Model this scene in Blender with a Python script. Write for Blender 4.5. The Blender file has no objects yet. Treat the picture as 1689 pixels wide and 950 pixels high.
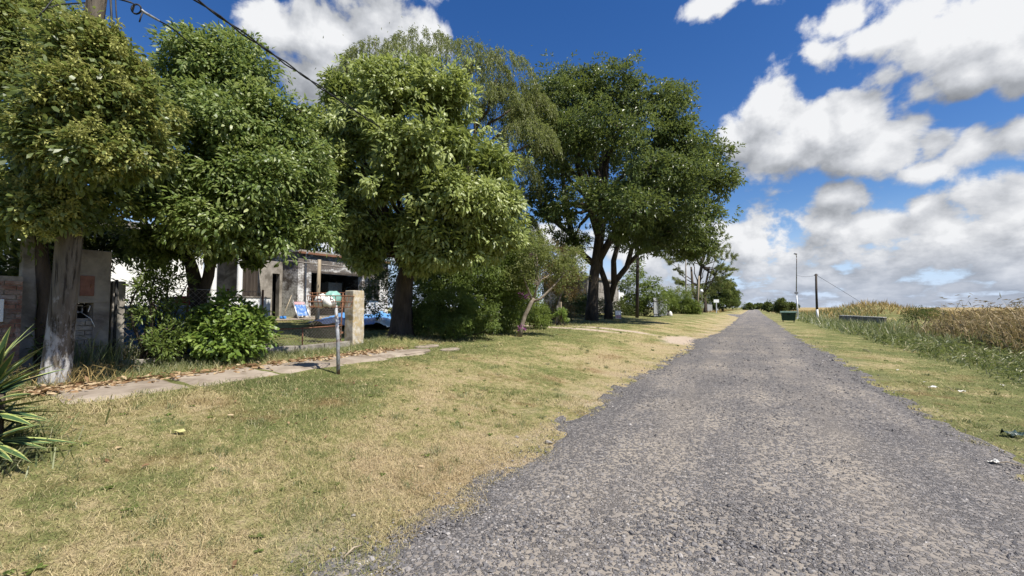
import bpy, math, random
import numpy as np
from mathutils import Vector, Matrix

rng = np.random.default_rng(11)
random.seed(5)
scene = bpy.context.scene
col = scene.collection
R = math.radians

# ------------------------------------------------------------------ camera
FPX, CX, CY = 700.0, 844.5, 475.0          # lens in pixels of a 1689 x 950 frame
EYE = np.array([0.0, 0.0, 1.6])
PITCH, YAW = math.atan(32 / 700), math.atan(395.5 * math.cos(math.atan(32 / 700)) / 700)
cam_d = bpy.data.cameras.new('camera')
cam_d.sensor_width = 36.0
cam_d.lens = 36.0 * FPX / 1689.0
cam_d.clip_start, cam_d.clip_end = 0.05, 20000
cam = bpy.data.objects.new('camera', cam_d)
cam.location = EYE
cam.rotation_euler = (math.pi / 2 + PITCH, 0, YAW)
col.objects.link(cam)
scene.camera = cam
FWD = np.array([-math.sin(YAW) * math.cos(PITCH), math.cos(YAW) * math.cos(PITCH), math.sin(PITCH)])
RGT = np.array([math.cos(YAW), math.sin(YAW), 0.0])
UPV = np.cross(RGT, FWD)

# ------------------------------------------------------------------ light
SUN = Vector((0.98, -0.18, 0.0)).normalized()
SUN_EL = R(56)
SUN = Vector((SUN.x * math.cos(SUN_EL), SUN.y * math.cos(SUN_EL), math.sin(SUN_EL)))
sl = bpy.data.lights.new('sun', 'SUN')
sl.energy, sl.angle, sl.color = 4.6, R(0.53), (1.0, 0.95, 0.86)
so = bpy.data.objects.new('sun', sl)
so.rotation_euler = SUN.to_track_quat('Z', 'Y').to_euler()
so.location = (30, 10, 40)
col.objects.link(so)
scene.view_settings.view_transform = 'Standard'
scene.view_settings.look = 'None'
scene.view_settings.exposure = 0.76
scene.view_settings.gamma = 1.0
scene.cycles.max_bounces = 6
scene.cycles.diffuse_bounces = 2
scene.cycles.glossy_bounces = 2
scene.cycles.transmission_bounces = 4
scene.cycles.transparent_max_bounces = 6
scene.cycles.caustics_reflective = False
scene.cycles.caustics_refractive = False
scene.cycles.use_denoising = True


# ------------------------------------------------------------------ node helpers
class NT:
    """Terse node-tree builder."""
    def __init__(self, tree):
        self.t = tree

    def n(self, kind, ins=None, **props):
        nd = self.t.nodes.new(kind)
        for k, v in props.items():
            setattr(nd, k, v)
        for k, v in (ins or {}).items():
            s = nd.inputs[k]
            if isinstance(v, bpy.types.NodeSocket):
                self.t.links.new(v, s)
            else:
                s.default_value = v
        return nd

    def m(self, op, a, b=0.0, c=None, clamp=False):
        ins = {0: a, 1: b}
        if c is not None:
            ins[2] = c
        nd = self.n('ShaderNodeMath', ins, operation=op)
        nd.use_clamp = clamp
        return nd.outputs[0]

    def vm(self, op, a, b=(0, 0, 0), scale=None):
        ins = {0: a, 1: b}
        nd = self.n('ShaderNodeVectorMath', None, operation=op)
        for k, v in ins.items():
            if isinstance(v, bpy.types.NodeSocket):
                self.t.links.new(v, nd.inputs[k])
            else:
                nd.inputs[k].default_value = v
        if scale is not None:
            nd.inputs['Scale'].default_value = scale
        return nd.outputs['Value'] if op in ('LENGTH', 'DOT_PRODUCT') else nd.outputs['Vector']

    def noise(self, vec, scale, detail=4, rough=0.55, out='Fac', dist=0.0):
        ins = {'Scale': scale, 'Detail': detail, 'Roughness': rough, 'Distortion': dist}
        if vec is not None:
            ins['Vector'] = vec
        nd = self.n('ShaderNodeTexNoise', ins)
        return nd.outputs[out]

    def ramp(self, fac, stops, interp='LINEAR'):
        nd = self.n('ShaderNodeValToRGB', {'Fac': fac})
        cr = nd.color_ramp
        cr.interpolation = interp
        while len(cr.elements) < len(stops):
            cr.elements.new(0.5)
        for e, (p, c) in zip(cr.elements, stops):
            e.position = p
            e.color = (c[0], c[1], c[2], 1) if not isinstance(c, (int, float)) else (c, c, c, 1)
        return nd.outputs['Color']

    def mix(self, fac, a, b, blend='MIX'):
        nd = self.n('ShaderNodeMix', None, data_type='RGBA', blend_type=blend)
        for k, v in ((0, fac), (6, a), (7, b)):
            if isinstance(v, bpy.types.NodeSocket):
                self.t.links.new(v, nd.inputs[k])
            else:
                nd.inputs[k].default_value = v if k == 0 else (v[0], v[1], v[2], 1)
        return nd.outputs[2]

    def mr(self, v, a, b, c=0.0, d=1.0, smooth=False):
        nd = self.n('ShaderNodeMapRange', {'Value': v, 'From Min': a, 'From Max': b, 'To Min': c, 'To Max': d})
        if smooth:
            nd.interpolation_type = 'SMOOTHSTEP'
        return nd.outputs[0]


def pix_dir(px, py):
    d = FWD + RGT * ((px - CX) / FPX) + UPV * ((CY - py) / FPX)
    return d / np.linalg.norm(d)


def pix_azel(px, py):
    d = pix_dir(px, py)
    return math.atan2(d[0], d[1]), math.asin(d[2])


# ------------------------------------------------------------------ sky with cumulus clouds
BLOBS = [  # directions of the clouds in the sky, given as where the eye sees them: x, y, half width, half height, weight
    # big cumulus
    (1268, 178, 72, 82, 1.0), (1345, 215, 105, 72, 1.15), (1415, 200, 90, 85, 1.15), (1300, 245, 125, 62, 1.1), (1450, 250, 130, 60, 1.0),
    (1225, 235, 58, 62, .9), (1480, 225, 90, 62, .95), (1400, 265, 90, 42, .8), (1545, 230, 75, 45, .8),
    (1365, 325, 75, 34, .85), (1610, 240, 95, 48, .9), (1680, 225, 80, 50, .9), (1530, 280, 90, 40, .75),
    # high grey one, top right
    (1600, 50, 190, 95, 1.1), (1480, 50, 130, 62, .95), (1690, 100, 130, 80, 1.1), (1400, 25, 95, 50, .85), (1590, 130, 90, 50, .95),
    (1365, 85, 70, 40, .62), (1450, 120, 70, 40, .5), (1520, 150, 60, 36, .5), (1490, 165, 30, 30, .35), (1760, 0, 160, 120, 1.0),
    # small, top
    (1170, 8, 75, 32, .75), (1265, 5, 30, 22, .35),
    # big cloud over the near trees
    (640, 50, 115, 75, 1.0), (540, 60, 110, 80, 1.0), (450, 40, 80, 60, .9), (700, 60, 55, 48, .9), (520, 130, 100, 60, .8), (600, -60, 160, 80, 1.0),
    # low bank to the right
    (1230, 410, 60, 50, .8), (1180, 395, 45, 55, .7), (1236, 377, 22, 12, .55), (1440, 375, 120, 40, .8), (1560, 365, 110, 50, .8), (1660, 360, 90, 50, .85),
    (1350, 400, 70, 28, .7), (1290, 445, 110, 26, .7), (1500, 430, 160, 26, .7), (1640, 440, 120, 26, .7), (1150, 440, 80, 30, .7),
    (1060, 430, 60, 40, .8), (920, 390, 60, 45, .7),
    # beyond the frame the same weather goes on
    (150, -260, 260, 120, .9), (-700, 60, 300, 120, .9), (1900, 150, 160, 70, .9), (2300, 300, 300, 80, .9), (1000, -420, 260, 120, .8),
]
world = bpy.data.worlds.new('World')
scene.world = world
world.use_nodes = True
wt = world.node_tree
wt.nodes.clear()
fg = bpy.data.node_groups.new('cloud_field', 'ShaderNodeTree')
fg.interface.new_socket('AzEl', in_out='INPUT', socket_type='NodeSocketVector')
fg.interface.new_socket('Density', in_out='OUTPUT', socket_type='NodeSocketFloat')
g = NT(fg)
gi, go = g.n('NodeGroupInput'), g.n('NodeGroupOutput')
ae = gi.outputs[0]
warp = g.noise(ae, 7.0, 3, 0.6, 'Color')
aew = g.vm('ADD', ae, g.vm('MULTIPLY', g.vm('SUBTRACT', warp, (.5, .5, .5)), (.07, .045, 0)))
best = None
for (bx, by, rx, ry, w) in BLOBS:
    a0, e0 = pix_azel(bx, by)
    a1, e1 = pix_azel(bx + rx, by)
    a2, e2 = pix_azel(bx, by - ry)
    ra, re = max(.02, math.hypot(a1 - a0, e1 - e0)), max(.012, math.hypot(a2 - a0, e2 - e0))
    q = g.vm('MULTIPLY', g.vm('SUBTRACT', aew, (a0, e0, 0)), (1 / ra, 1 / re, 0))
    v = g.m('MULTIPLY_ADD', g.vm('LENGTH', q), -w, w)
    best = v if best is None else g.n('ShaderNodeMath', {0: best, 1: v, 2: .12}, operation='SMOOTH_MAX').outputs[0]
sep = g.n('ShaderNodeSeparateXYZ', {0: ae})
az, el = sep.outputs[0], sep.outputs[1]
# layered bank towards the horizon, seen on a flat cloud deck
inv = g.m('DIVIDE', 1.0, g.m('ADD', g.m('MAXIMUM', el, 0.0), 0.13))
deck = g.n('ShaderNodeCombineXYZ', {0: g.m('MULTIPLY', az, 11.0), 1: g.m('MULTIPLY', inv, 1.0), 2: 0.0}).outputs[0]
dn = g.noise(deck, 1.0, 5, 0.6)
belt = g.m('MULTIPLY', g.mr(el, .30, .13, 0, 1, True), g.mr(az, -.6, .0, .5, 1))
belt = g.m('SUBTRACT', g.m('MULTIPLY', belt, g.mr(dn, .28, .60, .30, .95)), .24)
best = g.m('MAXIMUM', g.m('MAXIMUM', best, -.6), belt)
n1 = g.noise(g.vm('MULTIPLY', ae, (1, 1.35, 1)), 9.0, 12, 0.62, dist=.25)
vo = g.n('ShaderNodeTexVoronoi', {'Vector': g.vm('ADD', ae, g.vm('MULTIPLY', warp, (.05, .05, 0))), 'Scale': 15.0, 'Detail': 3.0, 'Roughness': .55}, feature='F1')
dens = g.m('ADD', g.m('ADD', best, .10), g.m('MULTIPLY', g.m('SUBTRACT', n1, .5), 1.42))
dens = g.m('ADD', dens, g.m('MULTIPLY', g.m('SUBTRACT', .40, vo.outputs['Distance']), .30))
fg.links.new(dens, go.inputs[0])

w = NT(wt)
gen = w.n('ShaderNodeTexCoord').outputs['Generated']
dirv = w.vm('NORMALIZE', gen)
sp = w.n('ShaderNodeSeparateXYZ', {0: dirv})
az = w.m('ARCTAN2', sp.outputs[0], sp.outputs[1])
el = w.m('ARCSINE', sp.outputs[2])
azel = w.n('ShaderNodeCombineXYZ', {0: az, 1: el, 2: 0.0}).outputs[0]


def field(vec):
    nd = wt.nodes.new('ShaderNodeGroup')
    nd.node_tree = fg
    wt.links.new(vec, nd.inputs[0])
    return nd.outputs[0]


D0 = field(azel)
D1 = field(w.vm('ADD', azel, (.016, .030, 0)))
D2 = field(w.vm('ADD', azel, (.035, .085, 0)))
alpha = w.mr(D0, .0, .34, 0, 1, True)
lit = w.m('ADD', w.m('MULTIPLY', w.m('SUBTRACT', D0, D1), .33), w.m('MULTIPLY', w.m('SUBTRACT', D0, D2), .40))
lit = w.m('ADD', w.m('ADD', lit, w.mr(D0, .1, .9, .10, -.11)), .63)
lit = w.m('SUBTRACT', lit, w.mr(w.vm('DOT_PRODUCT', dirv, tuple(SUN)), .46, .64, 0, .36, True))
cloud = w.ramp(lit, [(.22, (.24, .255, .285)), (.45, (.40, .42, .455)), (.66, (.63, .65, .69)), (.90, (.92, .93, .95))])
sky = w.n('ShaderNodeTexSky', None, sky_type='NISHITA', sun_disc=False)
sky.sun_elevation = SUN_EL
sky.sun_rotation = math.atan2(SUN.x, SUN.y)
sky.altitude, sky.air_density, sky.dust_density, sky.ozone_density = 100, 1.0, 0.2, 2.0
hs = w.n('ShaderNodeHueSaturation', {'Hue': .512, 'Saturation': 1.34, 'Value': .86, 'Color': sky.outputs[0]})
hz = w.mr(el, .0, .22, 1, 0, True)
bg_sky = w.n('ShaderNodeBackground', {'Color': w.mix(w.m('MULTIPLY', hz, .75), hs.outputs[0], (3.9, 4.9, 7.2)), 'Strength': .088})
hz2 = w.mr(el, .0, .13, 1, 0, True)
cloud = w.mix(w.m('MULTIPLY', hz2, .62), cloud, (.39, .46, .60))
bg_cl = w.n('ShaderNodeBackground', {'Color': cloud, 'Strength': .575})
mx = w.n('ShaderNodeMixShader', {0: alpha, 1: bg_sky.outputs[0], 2: bg_cl.outputs[0]})
wt.links.new(mx.outputs[0], w.n('ShaderNodeOutputWorld').inputs[0])
world.cycles.sampling_method = 'MANUAL'
world.cycles.sample_map_resolution = 512


# ------------------------------------------------------------------ numeric helpers
def hash3(i, j, k):
    h = (i * 374761393 + j * 668265263 + k * 1274126177) & 0x7fffffff
    h = ((h ^ (h >> 13)) * 1274126177) & 0x7fffffff
    return ((h ^ (h >> 16)) & 0xffff) / 65535.0


def vnoise(p):
    p = np.asarray(p, float)
    f = np.floor(p).astype(np.int64)
    t = p - f
    t = t * t * (3 - 2 * t)
    out = np.zeros(p.shape[:-1])
    for a in (0, 1):
        for b in (0, 1):
            for c in (0, 1):
                wgt = (t[..., 0] if a else 1 - t[..., 0]) * (t[..., 1] if b else 1 - t[..., 1]) * (t[..., 2] if c else 1 - t[..., 2])
                out += wgt * hash3(f[..., 0] + a, f[..., 1] + b, f[..., 2] + c)
    return out


def fbm2(x, y, s, seed=0, octs=3):
    x, y = np.broadcast_arrays(np.asarray(x, float), np.asarray(y, float))
    v, a, tot = 0, 1.0, 0
    for o in range(octs):
        v = v + a * vnoise(np.stack([x * s, y * s, np.full(x.shape, seed + 7.3 * o)], -1))
        tot += a
        a *= .5
        s *= 2.1
    return v / tot


XS = [-400, -60, -30, -20, -15, -10.5, -9.2, -7, -5, -3.4, -2.5, -2.1, 2.2, 2.6, 5.5, 8, 10, 60, 400]
ZS = [1.0, 1.25, 1.25, 1.16, .92, .64, .58, .53, .36, .12, .02, 0, 0, -.01, -.12, -.28, -.32, -.3, -.3]


def H(x, y):
    """Ground height."""
    x = np.asarray(x, float)
    y = np.asarray(y, float)
    z = (np.interp(x - .5, XS, ZS) + np.interp(x, XS, ZS) * 2 + np.interp(x + .5, XS, ZS)) / 4
    z = np.where(np.abs(x) < 2.1, 0, z)
    far = np.clip((y - 140) / 200, 0, 1)
    z = z * (1 - far)
    z = z + np.where(np.abs(x) > 2.2, np.clip((np.abs(x) - 2.2) / 1.5, 0, 1), 0) * .07 * (fbm2(x, y, .55, 3) - .5)
    z = z + .20 * np.exp(-(((x + 8.9) / .6) ** 2 + ((y - 9.0) / 1.0) ** 2))
    z = z + 2.3 * np.exp(-(((x - 15.5) / 5) ** 2 + ((y - 80) / 16) ** 2)) + .5 * np.exp(-(((x - 9) / 5) ** 2 + ((y - 95) / 20) ** 2))
    return z


def Hs(x, y):
    return float(H(x, y))


def at(px, py, Z):
    """World point seen at a pixel, Z metres in front of the lens."""
    return EYE + Z * (FWD + RGT * ((px - CX) / FPX) + UPV * ((CY - py) / FPX))


def G(px, py):
    """World point of the ground seen at a pixel."""
    d = pix_dir(px, py)
    t = 1.0
    while t < 900:
        p = EYE + d * t
        if p[2] <= Hs(p[0], p[1]):
            break
        t *= 1.004
    return EYE + d * t


def on_line(px, X):
    """Y of the vertical plane through pixel column px where it crosses lateral X (road runs along +Y)."""
    d = FWD + RGT * ((px - CX) / FPX)
    return d[1] / d[0] * X


def road_left(y):
    y = np.asarray(y, float)
    e = np.interp(y, [-60, 1.7, 2.8, 4.2, 5.7, 8.3, 14, 19, 22, 25, 32, 75, 84, 92, 100, 110, 400], [-2.1, -2.1, -2.0, -2.1, -2.2, -2.32, -2.12, -2.1, -2.5, -2.0, -1.7, -1.75, -2.6, -4.4, -4.2, -2.0, -1.6])
    return e + .30 * (fbm2(y, 0 * y, .9, 5, 4) - .5)


def road_right(y):
    y = np.asarray(y, float)
    e = np.interp(y, [-60, 5, 14, 31, 57, 120, 220, 400], [2.3, 2.32, 2.22, 1.98, 2.05, 2.2, 3.2, 4])
    return e + .42 * (fbm2(y, 0 * y, .9, 9, 5) - .5)


DIRT = [(930, 541, 3.2, .75), (1010, 543, 2.6, .6), (1125, 561, 1.0, 3.0), (1340, 586, .25, 1.4)]   # bare sandy spots: seen at, half width along X, along Y
DIRT = [(G(a, b)[0], G(a, b)[1], c, d) for a, b, c, d in DIRT]


def bare_soil(x, y):
    v = np.zeros(np.shape(x))
    for cx_, cy_, sx, sy in DIRT:
        v = np.maximum(v, np.exp(-(((x - cx_) / sx) ** 2 + ((y - cy_) / sy) ** 2)))
    return v


# ------------------------------------------------------------------ object helpers
def wloc(o):
    v = Vector((0, 0, 0))
    while o is not None:
        v += o.location
        o = o.parent
    return v


def link(name, me, mat=None, parent=None, world_coords=True):
    o = bpy.data.objects.new(name, me)
    col.objects.link(o)
    if mat is not None and not me.materials:
        for mm in (mat if isinstance(mat, (list, tuple)) else [mat]):
            me.materials.append(mm)
    if parent is not None:
        o.parent = parent
        if world_coords:
            o.location = -wloc(parent)
    return o


def tag(o, label, cat, group=None):
    o['label'], o['category'] = label, cat
    if group:
        o['group'] = group
    return o


def kind(o, k):
    o['kind'] = k
    return o


def thing(name, label, cat, loc=(0, 0, 0), group=None):
    o = bpy.data.objects.new(name, None)
    o.empty_display_size = .2
    col.objects.link(o)
    o.location = Vector([float(c) for c in loc])
    return tag(o, label, cat, group)


def np_mesh(name, V, F, rnd=None, smooth=False, mats=None):
    """V (n,3), F (m,3 or 4)."""
    me = bpy.data.meshes.new(name)
    V = np.ascontiguousarray(V, np.float32)
    F = np.ascontiguousarray(F, np.int32)
    k = F.shape[1]
    me.vertices.add(len(V))
    me.vertices.foreach_set('co', V.ravel())
    me.loops.add(F.size)
    me.loops.foreach_set('vertex_index', F.ravel())
    me.polygons.add(len(F))
    me.polygons.foreach_set('loop_start', np.arange(0, F.size, k, dtype=np.int32))
    me.polygons.foreach_set('loop_total', np.full(len(F), k, np.int32))
    if mats is not None:
        me.polygons.foreach_set('material_index', np.asarray(mats, np.int32))
    me.polygons.foreach_set('use_smooth', np.full(len(F), smooth))
    if rnd is not None:
        a = me.attributes.new('rnd', 'FLOAT', 'POINT')
        a.data.foreach_set('value', np.ascontiguousarray(rnd, np.float32))
    me.update(calc_edges=True)
    return me


class MB:
    """Collects boxes, tubes and lathes into one mesh."""
    def __init__(self):
        self.v, self.f, self.mi = [], [], []

    def add(self, vs, fs, mi=0):
        b = len(self.v)
        self.v += [tuple(float(c) for c in v) for v in vs]
        self.f += [tuple(b + i for i in f) for f in fs]
        self.mi += [mi] * len(fs)
        return self

    def box(self, c, s, rz=0.0, mi=0, M=None):
        c = Vector([float(k) for k in c])
        m = M or Matrix.Rotation(rz, 3, 'Z')
        vs = [c + m @ Vector((sx * s[0] / 2, sy * s[1] / 2, sz * s[2] / 2)) for sz in (-1, 1) for sx, sy in ((-1, -1), (1, -1), (1, 1), (-1, 1))]
        return self.add(vs, [(3, 2, 1, 0), (4, 5, 6, 7), (0, 1, 5, 4), (1, 2, 6, 5), (2, 3, 7, 6), (3, 0, 4, 7)], mi)

    def bar(self, a, b, w, t=None, mi=0):
        a, b = Vector([float(k) for k in a]), Vector([float(k) for k in b])
        q = (b - a).to_track_quat('Z', 'Y').to_matrix()
        return self.box((a + b) / 2, (w, t or w, (b - a).length), M=q, mi=mi)

    def tube(self, pts, rad, seg=8, mi=0, cap=True):
        P = [Vector([float(k) for k in p]) for p in pts]
        if not hasattr(rad, '__len__'):
            rad = [rad] * len(P)
        vs, fs = [], []
        ref = None
        for i, p in enumerate(P):
            t = (P[min(i + 1, len(P) - 1)] - P[max(i - 1, 0)]).normalized()
            if ref is None:
                ref = t.orthogonal().normalized()
            ref = (ref - t * ref.dot(t)).normalized()
            bn = t.cross(ref)
            for k in range(seg):
                a = 2 * math.pi * k / seg
                vs.append(p + (ref * math.cos(a) + bn * math.sin(a)) * rad[i])
        for i in range(len(P) - 1):
            for k in range(seg):
                k2 = (k + 1) % seg
                fs.append((i * seg + k, i * seg + k2, (i + 1) * seg + k2, (i + 1) * seg + k))
        if cap:
            fs.append(tuple(reversed(range(seg))))
            fs.append(tuple((len(P) - 1) * seg + k for k in range(seg)))
        return self.add(vs, fs, mi)

    def lathe(self, c, prof, seg=16, mi=0):
        c = Vector([float(k) for k in c])
        return self.tube_ring([(c + Vector((0, 0, z)), r) for r, z in prof], seg, mi)

    def tube_ring(self, rings, seg, mi):
        vs, fs = [], []
        for p, r in rings:
            for k in range(seg):
                a = 2 * math.pi * k / seg
                vs.append(p + Vector((math.cos(a) * r, math.sin(a) * r, 0)))
        for i in range(len(rings) - 1):
            for k in range(seg):
                k2 = (k + 1) % seg
                fs.append((i * seg + k, i * seg + k2, (i + 1) * seg + k2, (i + 1) * seg + k))
        fs.append(tuple(reversed(range(seg))))
        fs.append(tuple((len(rings) - 1) * seg + k for k in range(seg)))
        return self.add(vs, fs, mi)

    def grid(self, fn, nu, nv, mi=0):
        vs = [fn(i / nu, j / nv) for j in range(nv + 1) for i in range(nu + 1)]
        fs = [(j * (nu + 1) + i, j * (nu + 1) + i + 1, (j + 1) * (nu + 1) + i + 1, (j + 1) * (nu + 1) + i) for j in range(nv) for i in range(nu)]
        return self.add(vs, fs, mi)

    def build(self, name, mat, parent=None, bevel=0.0, smooth=False):
        me = bpy.data.meshes.new(name)
        me.from_pydata(self.v, [], self.f)
        me.polygons.foreach_set('material_index', np.asarray(self.mi, np.int32))
        me.polygons.foreach_set('use_smooth', np.full(len(self.f), smooth))
        me.update()
        o = link(name, me, mat, parent)
        if bevel:
            b = o.modifiers.new('bevel', 'BEVEL')
            b.width, b.segments, b.limit_method = bevel, 2, 'ANGLE'
        return o


# ------------------------------------------------------------------ materials
def new_mat(name):
    m = bpy.data.materials.new(name)
    m.use_nodes = True
    m.node_tree.nodes.clear()
    return m, NT(m.node_tree)


def out(m, k, bsdf):
    m.node_tree.links.new(bsdf, k.n('ShaderNodeOutputMaterial').inputs[0])
    return m


def pbsdf(k, color, rough=.7, spec=.4, bump=None, bstr=.3, bdist=.02, metal=0.0):
    ins = {'Base Color': color if isinstance(color, bpy.types.NodeSocket) else (*color, 1), 'Roughness': rough, 'Specular IOR Level': spec, 'Metallic': metal}
    nd = k.n('ShaderNodeBsdfPrincipled', ins)
    if bump is not None:
        b = k.n('ShaderNodeBump', {'Strength': bstr, 'Distance': bdist, 'Height': bump})
        k.t.links.new(b.outputs[0], nd.inputs['Normal'])
    return nd.outputs[0]


def surf(name, c1, c2, scale=6.0, rough=.75, c3=None, bstr=.4, bdist=.01, bscale=None, stretch=(1, 1, 1), spec=.35, metal=0.0, vary=.0, stain=None, stain_scale=1.2):
    """Weathered surface: two or three colours in fractal patches, fine relief, optional stains and per-object variation."""
    m, k = new_mat(name)
    pos = k.n('ShaderNodeNewGeometry').outputs['Position']
    v = k.vm('MULTIPLY', pos, stretch)
    n = k.noise(v, scale, 7, .62)
    st = [(.32, c1), (.66, c2)] if c3 is None else [(.3, c1), (.5, c2), (.72, c3)]
    c = k.ramp(n, st)
    if stain is not None:
        s = k.noise(v, stain_scale, 6, .65, dist=.6)
        c = k.mix(k.mr(s, .48, .62), c, stain)
    if vary:
        r = k.n('ShaderNodeObjectInfo').outputs['Random']
        c = k.mix(1.0, c, k.ramp(r, [(0, 1 - vary), (1, 1 + vary * .4)]), 'MULTIPLY')
    bn = k.noise(v, bscale or scale * 4, 5, .6)
    return out(m, k, pbsdf(k, c, rough, spec, bn, bstr, bdist, metal))


def leaf_mat(name, stops, rough=.42, trans=.28, spec=.5, tcol=(.32, .38, .09)):
    """Leaf colour varies from leaf to leaf; light passes through."""
    m, k = new_mat(name)
    r = k.n('ShaderNodeAttribute', None, attribute_name='rnd').outputs['Fac']
    c = k.ramp(r, stops)
    p = pbsdf(k, c, rough, spec)
    tr = k.n('ShaderNodeBsdfTranslucent', {'Color': k.mix(.6, c, tcol)})
    mxs = k.n('ShaderNodeMixShader', {0: trans, 1: p, 2: tr.outputs[0]})
    return out(m, k, mxs.outputs[0])


def grass_colour(k):
    """Straw, olive and green patches of the mown verge; shared by the ground and its blades."""
    pos = k.n('ShaderNodeNewGeometry').outputs['Position']
    x = k.n('ShaderNodeSeparateXYZ', {0: pos}).outputs[0]
    big = k.noise(pos, .42, 4, .6)
    mid = k.noise(pos, 1.9, 5, .65)
    fine = k.noise(pos, 26.0, 3, .6)
    clump = k.noise(pos, 8.0, 4, .65)
    bias = k.n('ShaderNodeValToRGB', {'Fac': k.mr(x, -14, 14)})
    cr = bias.color_ramp
    pts = [(0, .60), (.14, .62), (.24, .62), (.275, .55), (.325, .40), (.41, .20), (.5, .3), (.575, .50), (.62, .60), (.72, .74), (1, .6)]
    while len(cr.elements) < len(pts):
        cr.elements.new(.5)
    for e, (p, vv) in zip(cr.elements, pts):
        e.position, e.color = p, (vv, vv, vv, 1)
    gfac = k.m('ADD', bias.outputs[0], k.m('ADD', k.m('MULTIPLY', k.m('SUBTRACT', big, .48), 1.9), k.m('MULTIPLY', k.m('SUBTRACT', mid, .5), 1.0)))
    gfac = k.m('ADD', gfac, k.m('MULTIPLY', k.m('SUBTRACT', fine, .5), .5))
    gfac = k.m('ADD', gfac, k.m('ADD', .05, k.m('MULTIPLY', k.m('SUBTRACT', clump, .5), 1.1)))
    c = k.ramp(gfac, [(.06, (.50, .395, .235)), (.30, (.45, .375, .20)), (.47, (.34, .31, .135)), (.62, (.21, .23, .08)), (.90, (.115, .155, .045))])
    brown = k.noise(k.vm('ADD', pos, (31, 7, 0)), .75, 5, .65)
    c = k.mix(k.mr(k.m('ADD', brown, k.m('MULTIPLY', k.m('SUBTRACT', clump, .5), .3)), .56, .70, 0, .7), c, (.25, .155, .075))
    thatch = k.noise(k.vm('ADD', pos, (3, 11, 0)), 13.0, 4, .7)
    return k.mix(k.mr(thatch, .56, .70, 0, .55), c, (.15, .105, .055)), pos, x, fine


M = {}
# ground sheet
m, k = new_mat('ground_turf')
c, pos, x, fine = grass_colour(k)
sp_n = k.noise(pos, 60.0, 3, .7)
c = k.mix(k.mr(sp_n, .35, .62, .75, .0), c, (.12, .09, .045))
dirt = k.noise(pos, .9, 5, .65)
near_road = k.m('MULTIPLY', k.mr(k.m('ABSOLUTE', x), 3.2, 2.1, 0, .8), k.mr(dirt, .48, .64))
soil = None
for cx_, cy_, sx, sy in DIRT:
    q = k.vm('LENGTH', k.vm('MULTIPLY', k.vm('SUBTRACT', pos, (float(cx_), float(cy_), 0)), (1 / sx, 1 / sy, 0)))
    q = k.mr(q, 1.35, .4, 0, 1)
    soil = q if soil is None else k.m('MAXIMUM', soil, q)
soil = k.mr(k.m('ADD', soil, k.m('MULTIPLY', k.m('SUBTRACT', k.noise(pos, 2.2, 6, .7), .5), 1.3)), .35, .75)
near_road = k.m('MAXIMUM', k.m('MULTIPLY', near_road, k.mr(x, 0, .5, .95, .35)), soil)
c = k.mix(near_road, c, k.ramp(k.noise(pos, 9, 6, .7), [(.3, (.36, .285, .215)), (.7, (.50, .41, .32))]))
far = k.n('ShaderNodeSeparateXYZ', {0: pos}).outputs[1]
c = k.mix(k.m('MULTIPLY', k.mr(far, 60, 130), k.mr(x, 4, 8)), c, (.30, .23, .11))
M['turf'] = out(m, k, pbsdf(k, c, .95, .1, k.noise(pos, 34, 5, .7), .9, .04))

# blades of the mown verge
m, k = new_mat('verge_blades')
c, pos, x, fine = grass_colour(k)
r = k.n('ShaderNodeAttribute', None, attribute_name='rnd').outputs['Fac']
c = k.mix(k.mr(r, .5, 1.0, 0, .85), c, (.62, .51, .29))
c = k.mix(k.mr(r, .32, 0, 0, .7), c, (.12, .13, .045))
p = pbsdf(k, c, .7, .25)
tr = k.n('ShaderNodeBsdfTranslucent', {'Color': c})
M['blades'] = out(m, k, k.n('ShaderNodeMixShader', {0: .25, 1: p, 2: tr.outputs[0]}).outputs[0])

# gravel road: stones pressed in pale sand
m, k = new_mat('gravel')
pos = k.n('ShaderNodeNewGeometry').outputs['Position']
x = k.n('ShaderNodeSeparateXYZ', {0: pos}).outputs[0]
wv = k.vm('ADD', pos, k.vm('MULTIPLY', k.noise(pos, 22, 2, .5, 'Color'), (.018, .018, 0)))
vo = k.n('ShaderNodeTexVoronoi', {'Vector': wv, 'Scale': 40.0, 'Randomness': 1.0}, feature='F1')
ve = k.n('ShaderNodeTexVoronoi', {'Vector': wv, 'Scale': 40.0, 'Randomness': 1.0}, feature='DISTANCE_TO_EDGE')
vr = k.n('ShaderNodeSeparateColor', {0: vo.outputs['Color']})
stone = k.ramp(vr.outputs[0], [(0, (.072, .069, .07)), (.35, (.122, .117, .118)), (.65, (.175, .167, .165)), (.88, (.25, .232, .22)), (1, (.37, .345, .32))])
big = k.noise(pos, .55, 5, .62)
strk = k.noise(k.vm('MULTIPLY', pos, (1.3, .16, 1)), 1.0, 4, .6)
track = k.m('ADD', k.m('MULTIPLY', big, .62), k.m('MULTIPLY', strk, .62))
sandy = k.m('SUBTRACT', k.mr(track, .50, .82, .06, .60), k.mr(k.m('ABSOLUTE', k.m('ADD', x, .1)), 1.35, 2.1, 0, .18))
cover = k.m('LESS_THAN', vr.outputs[1], sandy)
edge = k.mr(ve.outputs['Distance'], .03, .14, 0, 1)
sand = k.ramp(k.noise(pos, 40, 5, .7), [(.3, (.27, .23, .18)), (.7, (.41, .355, .285))])
mask = k.m('MULTIPLY', edge, k.m('SUBTRACT', 1.0, cover))
c = k.mix(mask, k.mix(k.mr(sandy, .1, .55, .68, .05), sand, (.13, .125, .13)), stone)
def rut(xc, wd):
    return k.mr(k.m('ABSOLUTE', k.m('SUBTRACT', x, xc)), wd, wd * .25, 0, 1, True)
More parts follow.
